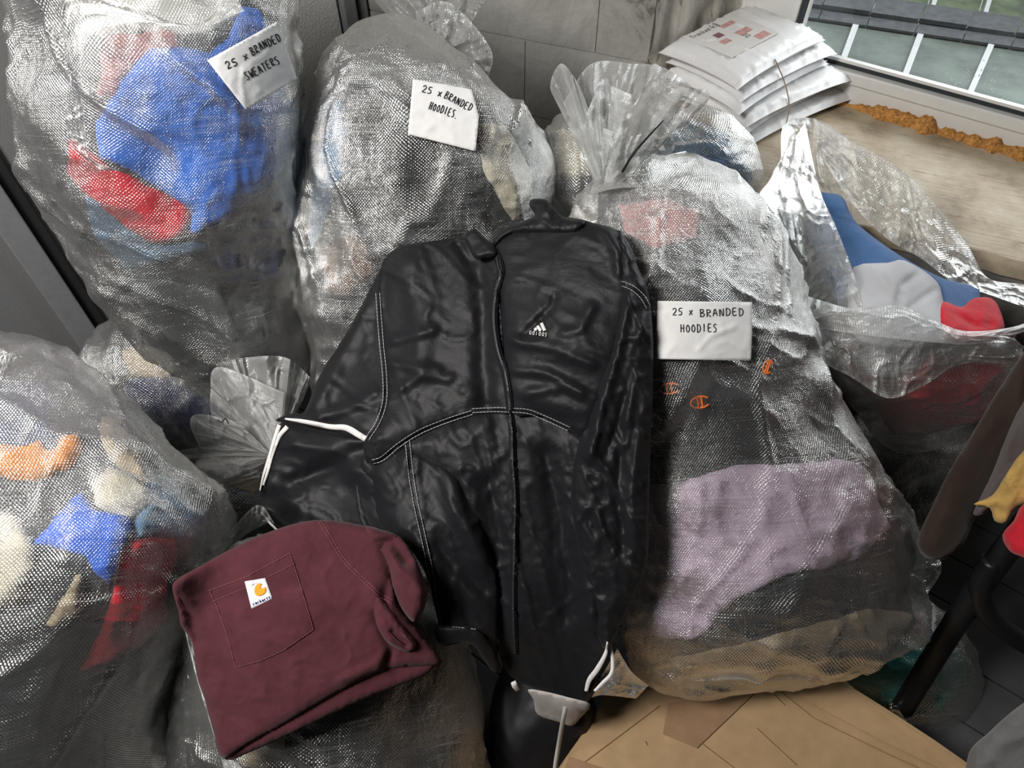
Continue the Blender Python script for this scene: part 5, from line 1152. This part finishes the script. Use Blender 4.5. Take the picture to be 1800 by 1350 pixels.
# clothes rail
BLK = M('black_powder_coat', (.008, .008, .009), .4, .4, 60, .2, .1); CHR = M('chrome_cap', (.75, .76, .78), .18, .5, 20, .02, 0, metal=1)
rl_ = empty('clothes_rail'); tagged(rl_, 'black tubular clothes rail leg with a chrome end cap at the lower right', 'rail')
A_ = U(1585, 1247, 1.50); B_ = U(1700, 1062, 1.36); C_ = U(1800, 925, 1.26); E_ = U(1900, 800, 1.2)
tube('leg', [A_, B_, C_, E_], [.0215, .022, .022], BLK, rl_, n=22)
d_ = (A_ - B_) / np.linalg.norm(A_ - B_)
tube('end_cap', [A_ - d_ * .002, A_ + d_ * .012, A_ + d_ * .018], [.0235, .0235, .019], CHR, rl_, n=22, sub=1)
tube('brace', [U(1745, 985, 1.30), U(1722, 1035, 1.33), U(1740, 1085, 1.35), U(1810, 1135, 1.36), U(1900, 1160, 1.38)], .020, BLK, rl_, n=18)
# small chrome clip where the leg meets the floor box
tube('floor_bracket', [U(1562, 1243, 1.49), U(1576, 1246, 1.49), U(1585, 1256, 1.49)], .010, CHR, rl_, n=12)
DR = rbf([(1800,600,1.05),(1700,760,1.12),(1620,940,1.20),(1750,900,1.18),(1850,700,1.05),(1800,1100,1.1)])
BRC = cl('brown_suede', (.030, .019, .014)); GRB = cl('taupe', (.10, .085, .085))
o, _ = patch('coat', [(1830,590),(1800,618),(1752,690),(1710,760),(1668,830),(1636,895),(1612,955),(1640,985),(1690,960),(1720,900),(1780,830),(1860,760)], DR, BRC, puff=.03, fall=40, wr=[(.008, 60, 2.1, 3, 3)], seed=41, thick=.03)
tagged(o, 'dark brown coat hanging at the right edge below the open sack', 'coat')
o, _ = patch('jumper', [(1860,640),(1800,705),(1768,770),(1745,830),(1718,885),(1712,905),(1740,900),(1790,850),(1860,800)], lambda x, y: DR(x, y) - .03, GRB, puff=.02, fall=24, wr=[(.006, 40, 2.1, 2.5, 3)], seed=42, thick=.02)
tagged(o, 'taupe jumper hanging at the right edge in front of the dark brown coat', 'clothing')
o, _ = patch('jumper', [(1860,760),(1800,792),(1768,835),(1745,870),(1712,886),(1740,893),(1748,915),(1768,918),(1790,890),(1860,860)], lambda x, y: DR(x, y) - .05, cl('corn_yellow', (.52, .33, .10)), puff=.018, fall=16, wr=[(.008, 26, 2.0, 2.5, 3)], seed=43, thick=.015)
tagged(o, 'yellow knitted jumper sleeve hanging at the right edge', 'clothing')
o, _ = patch('jumper', [(1860,860),(1800,885),(1782,915),(1762,940),(1772,965),(1795,978),(1860,990)], lambda x, y: DR(x, y) - .07, RED, puff=.018, fall=16, wr=[(.006, 30, 1.0, 2, 3)], seed=44, thick=.015)
tagged(o, 'bright red jumper sleeve at the right edge beside the black rail', 'clothing')
o, _ = patch('fleece', [(1860,1200),(1800,1235),(1762,1265),(1735,1290),(1712,1310),(1700,1335),(1698,1400),(1740,1450),(1860,1450)], rbf([(1800,1230,1.22),(1700,1340,1.25),(1860,1400,1.2),(1800,1450,1.22)]), cl('fleece_grey', (.17, .17, .17), pitch=.003), puff=.035, fall=35, wr=[(.006, 50, 1.0, 1.5, 3)], seed=45, thick=.03)
tagged(o, 'grey fleece corner at the bottom right of the frame', 'clothing')
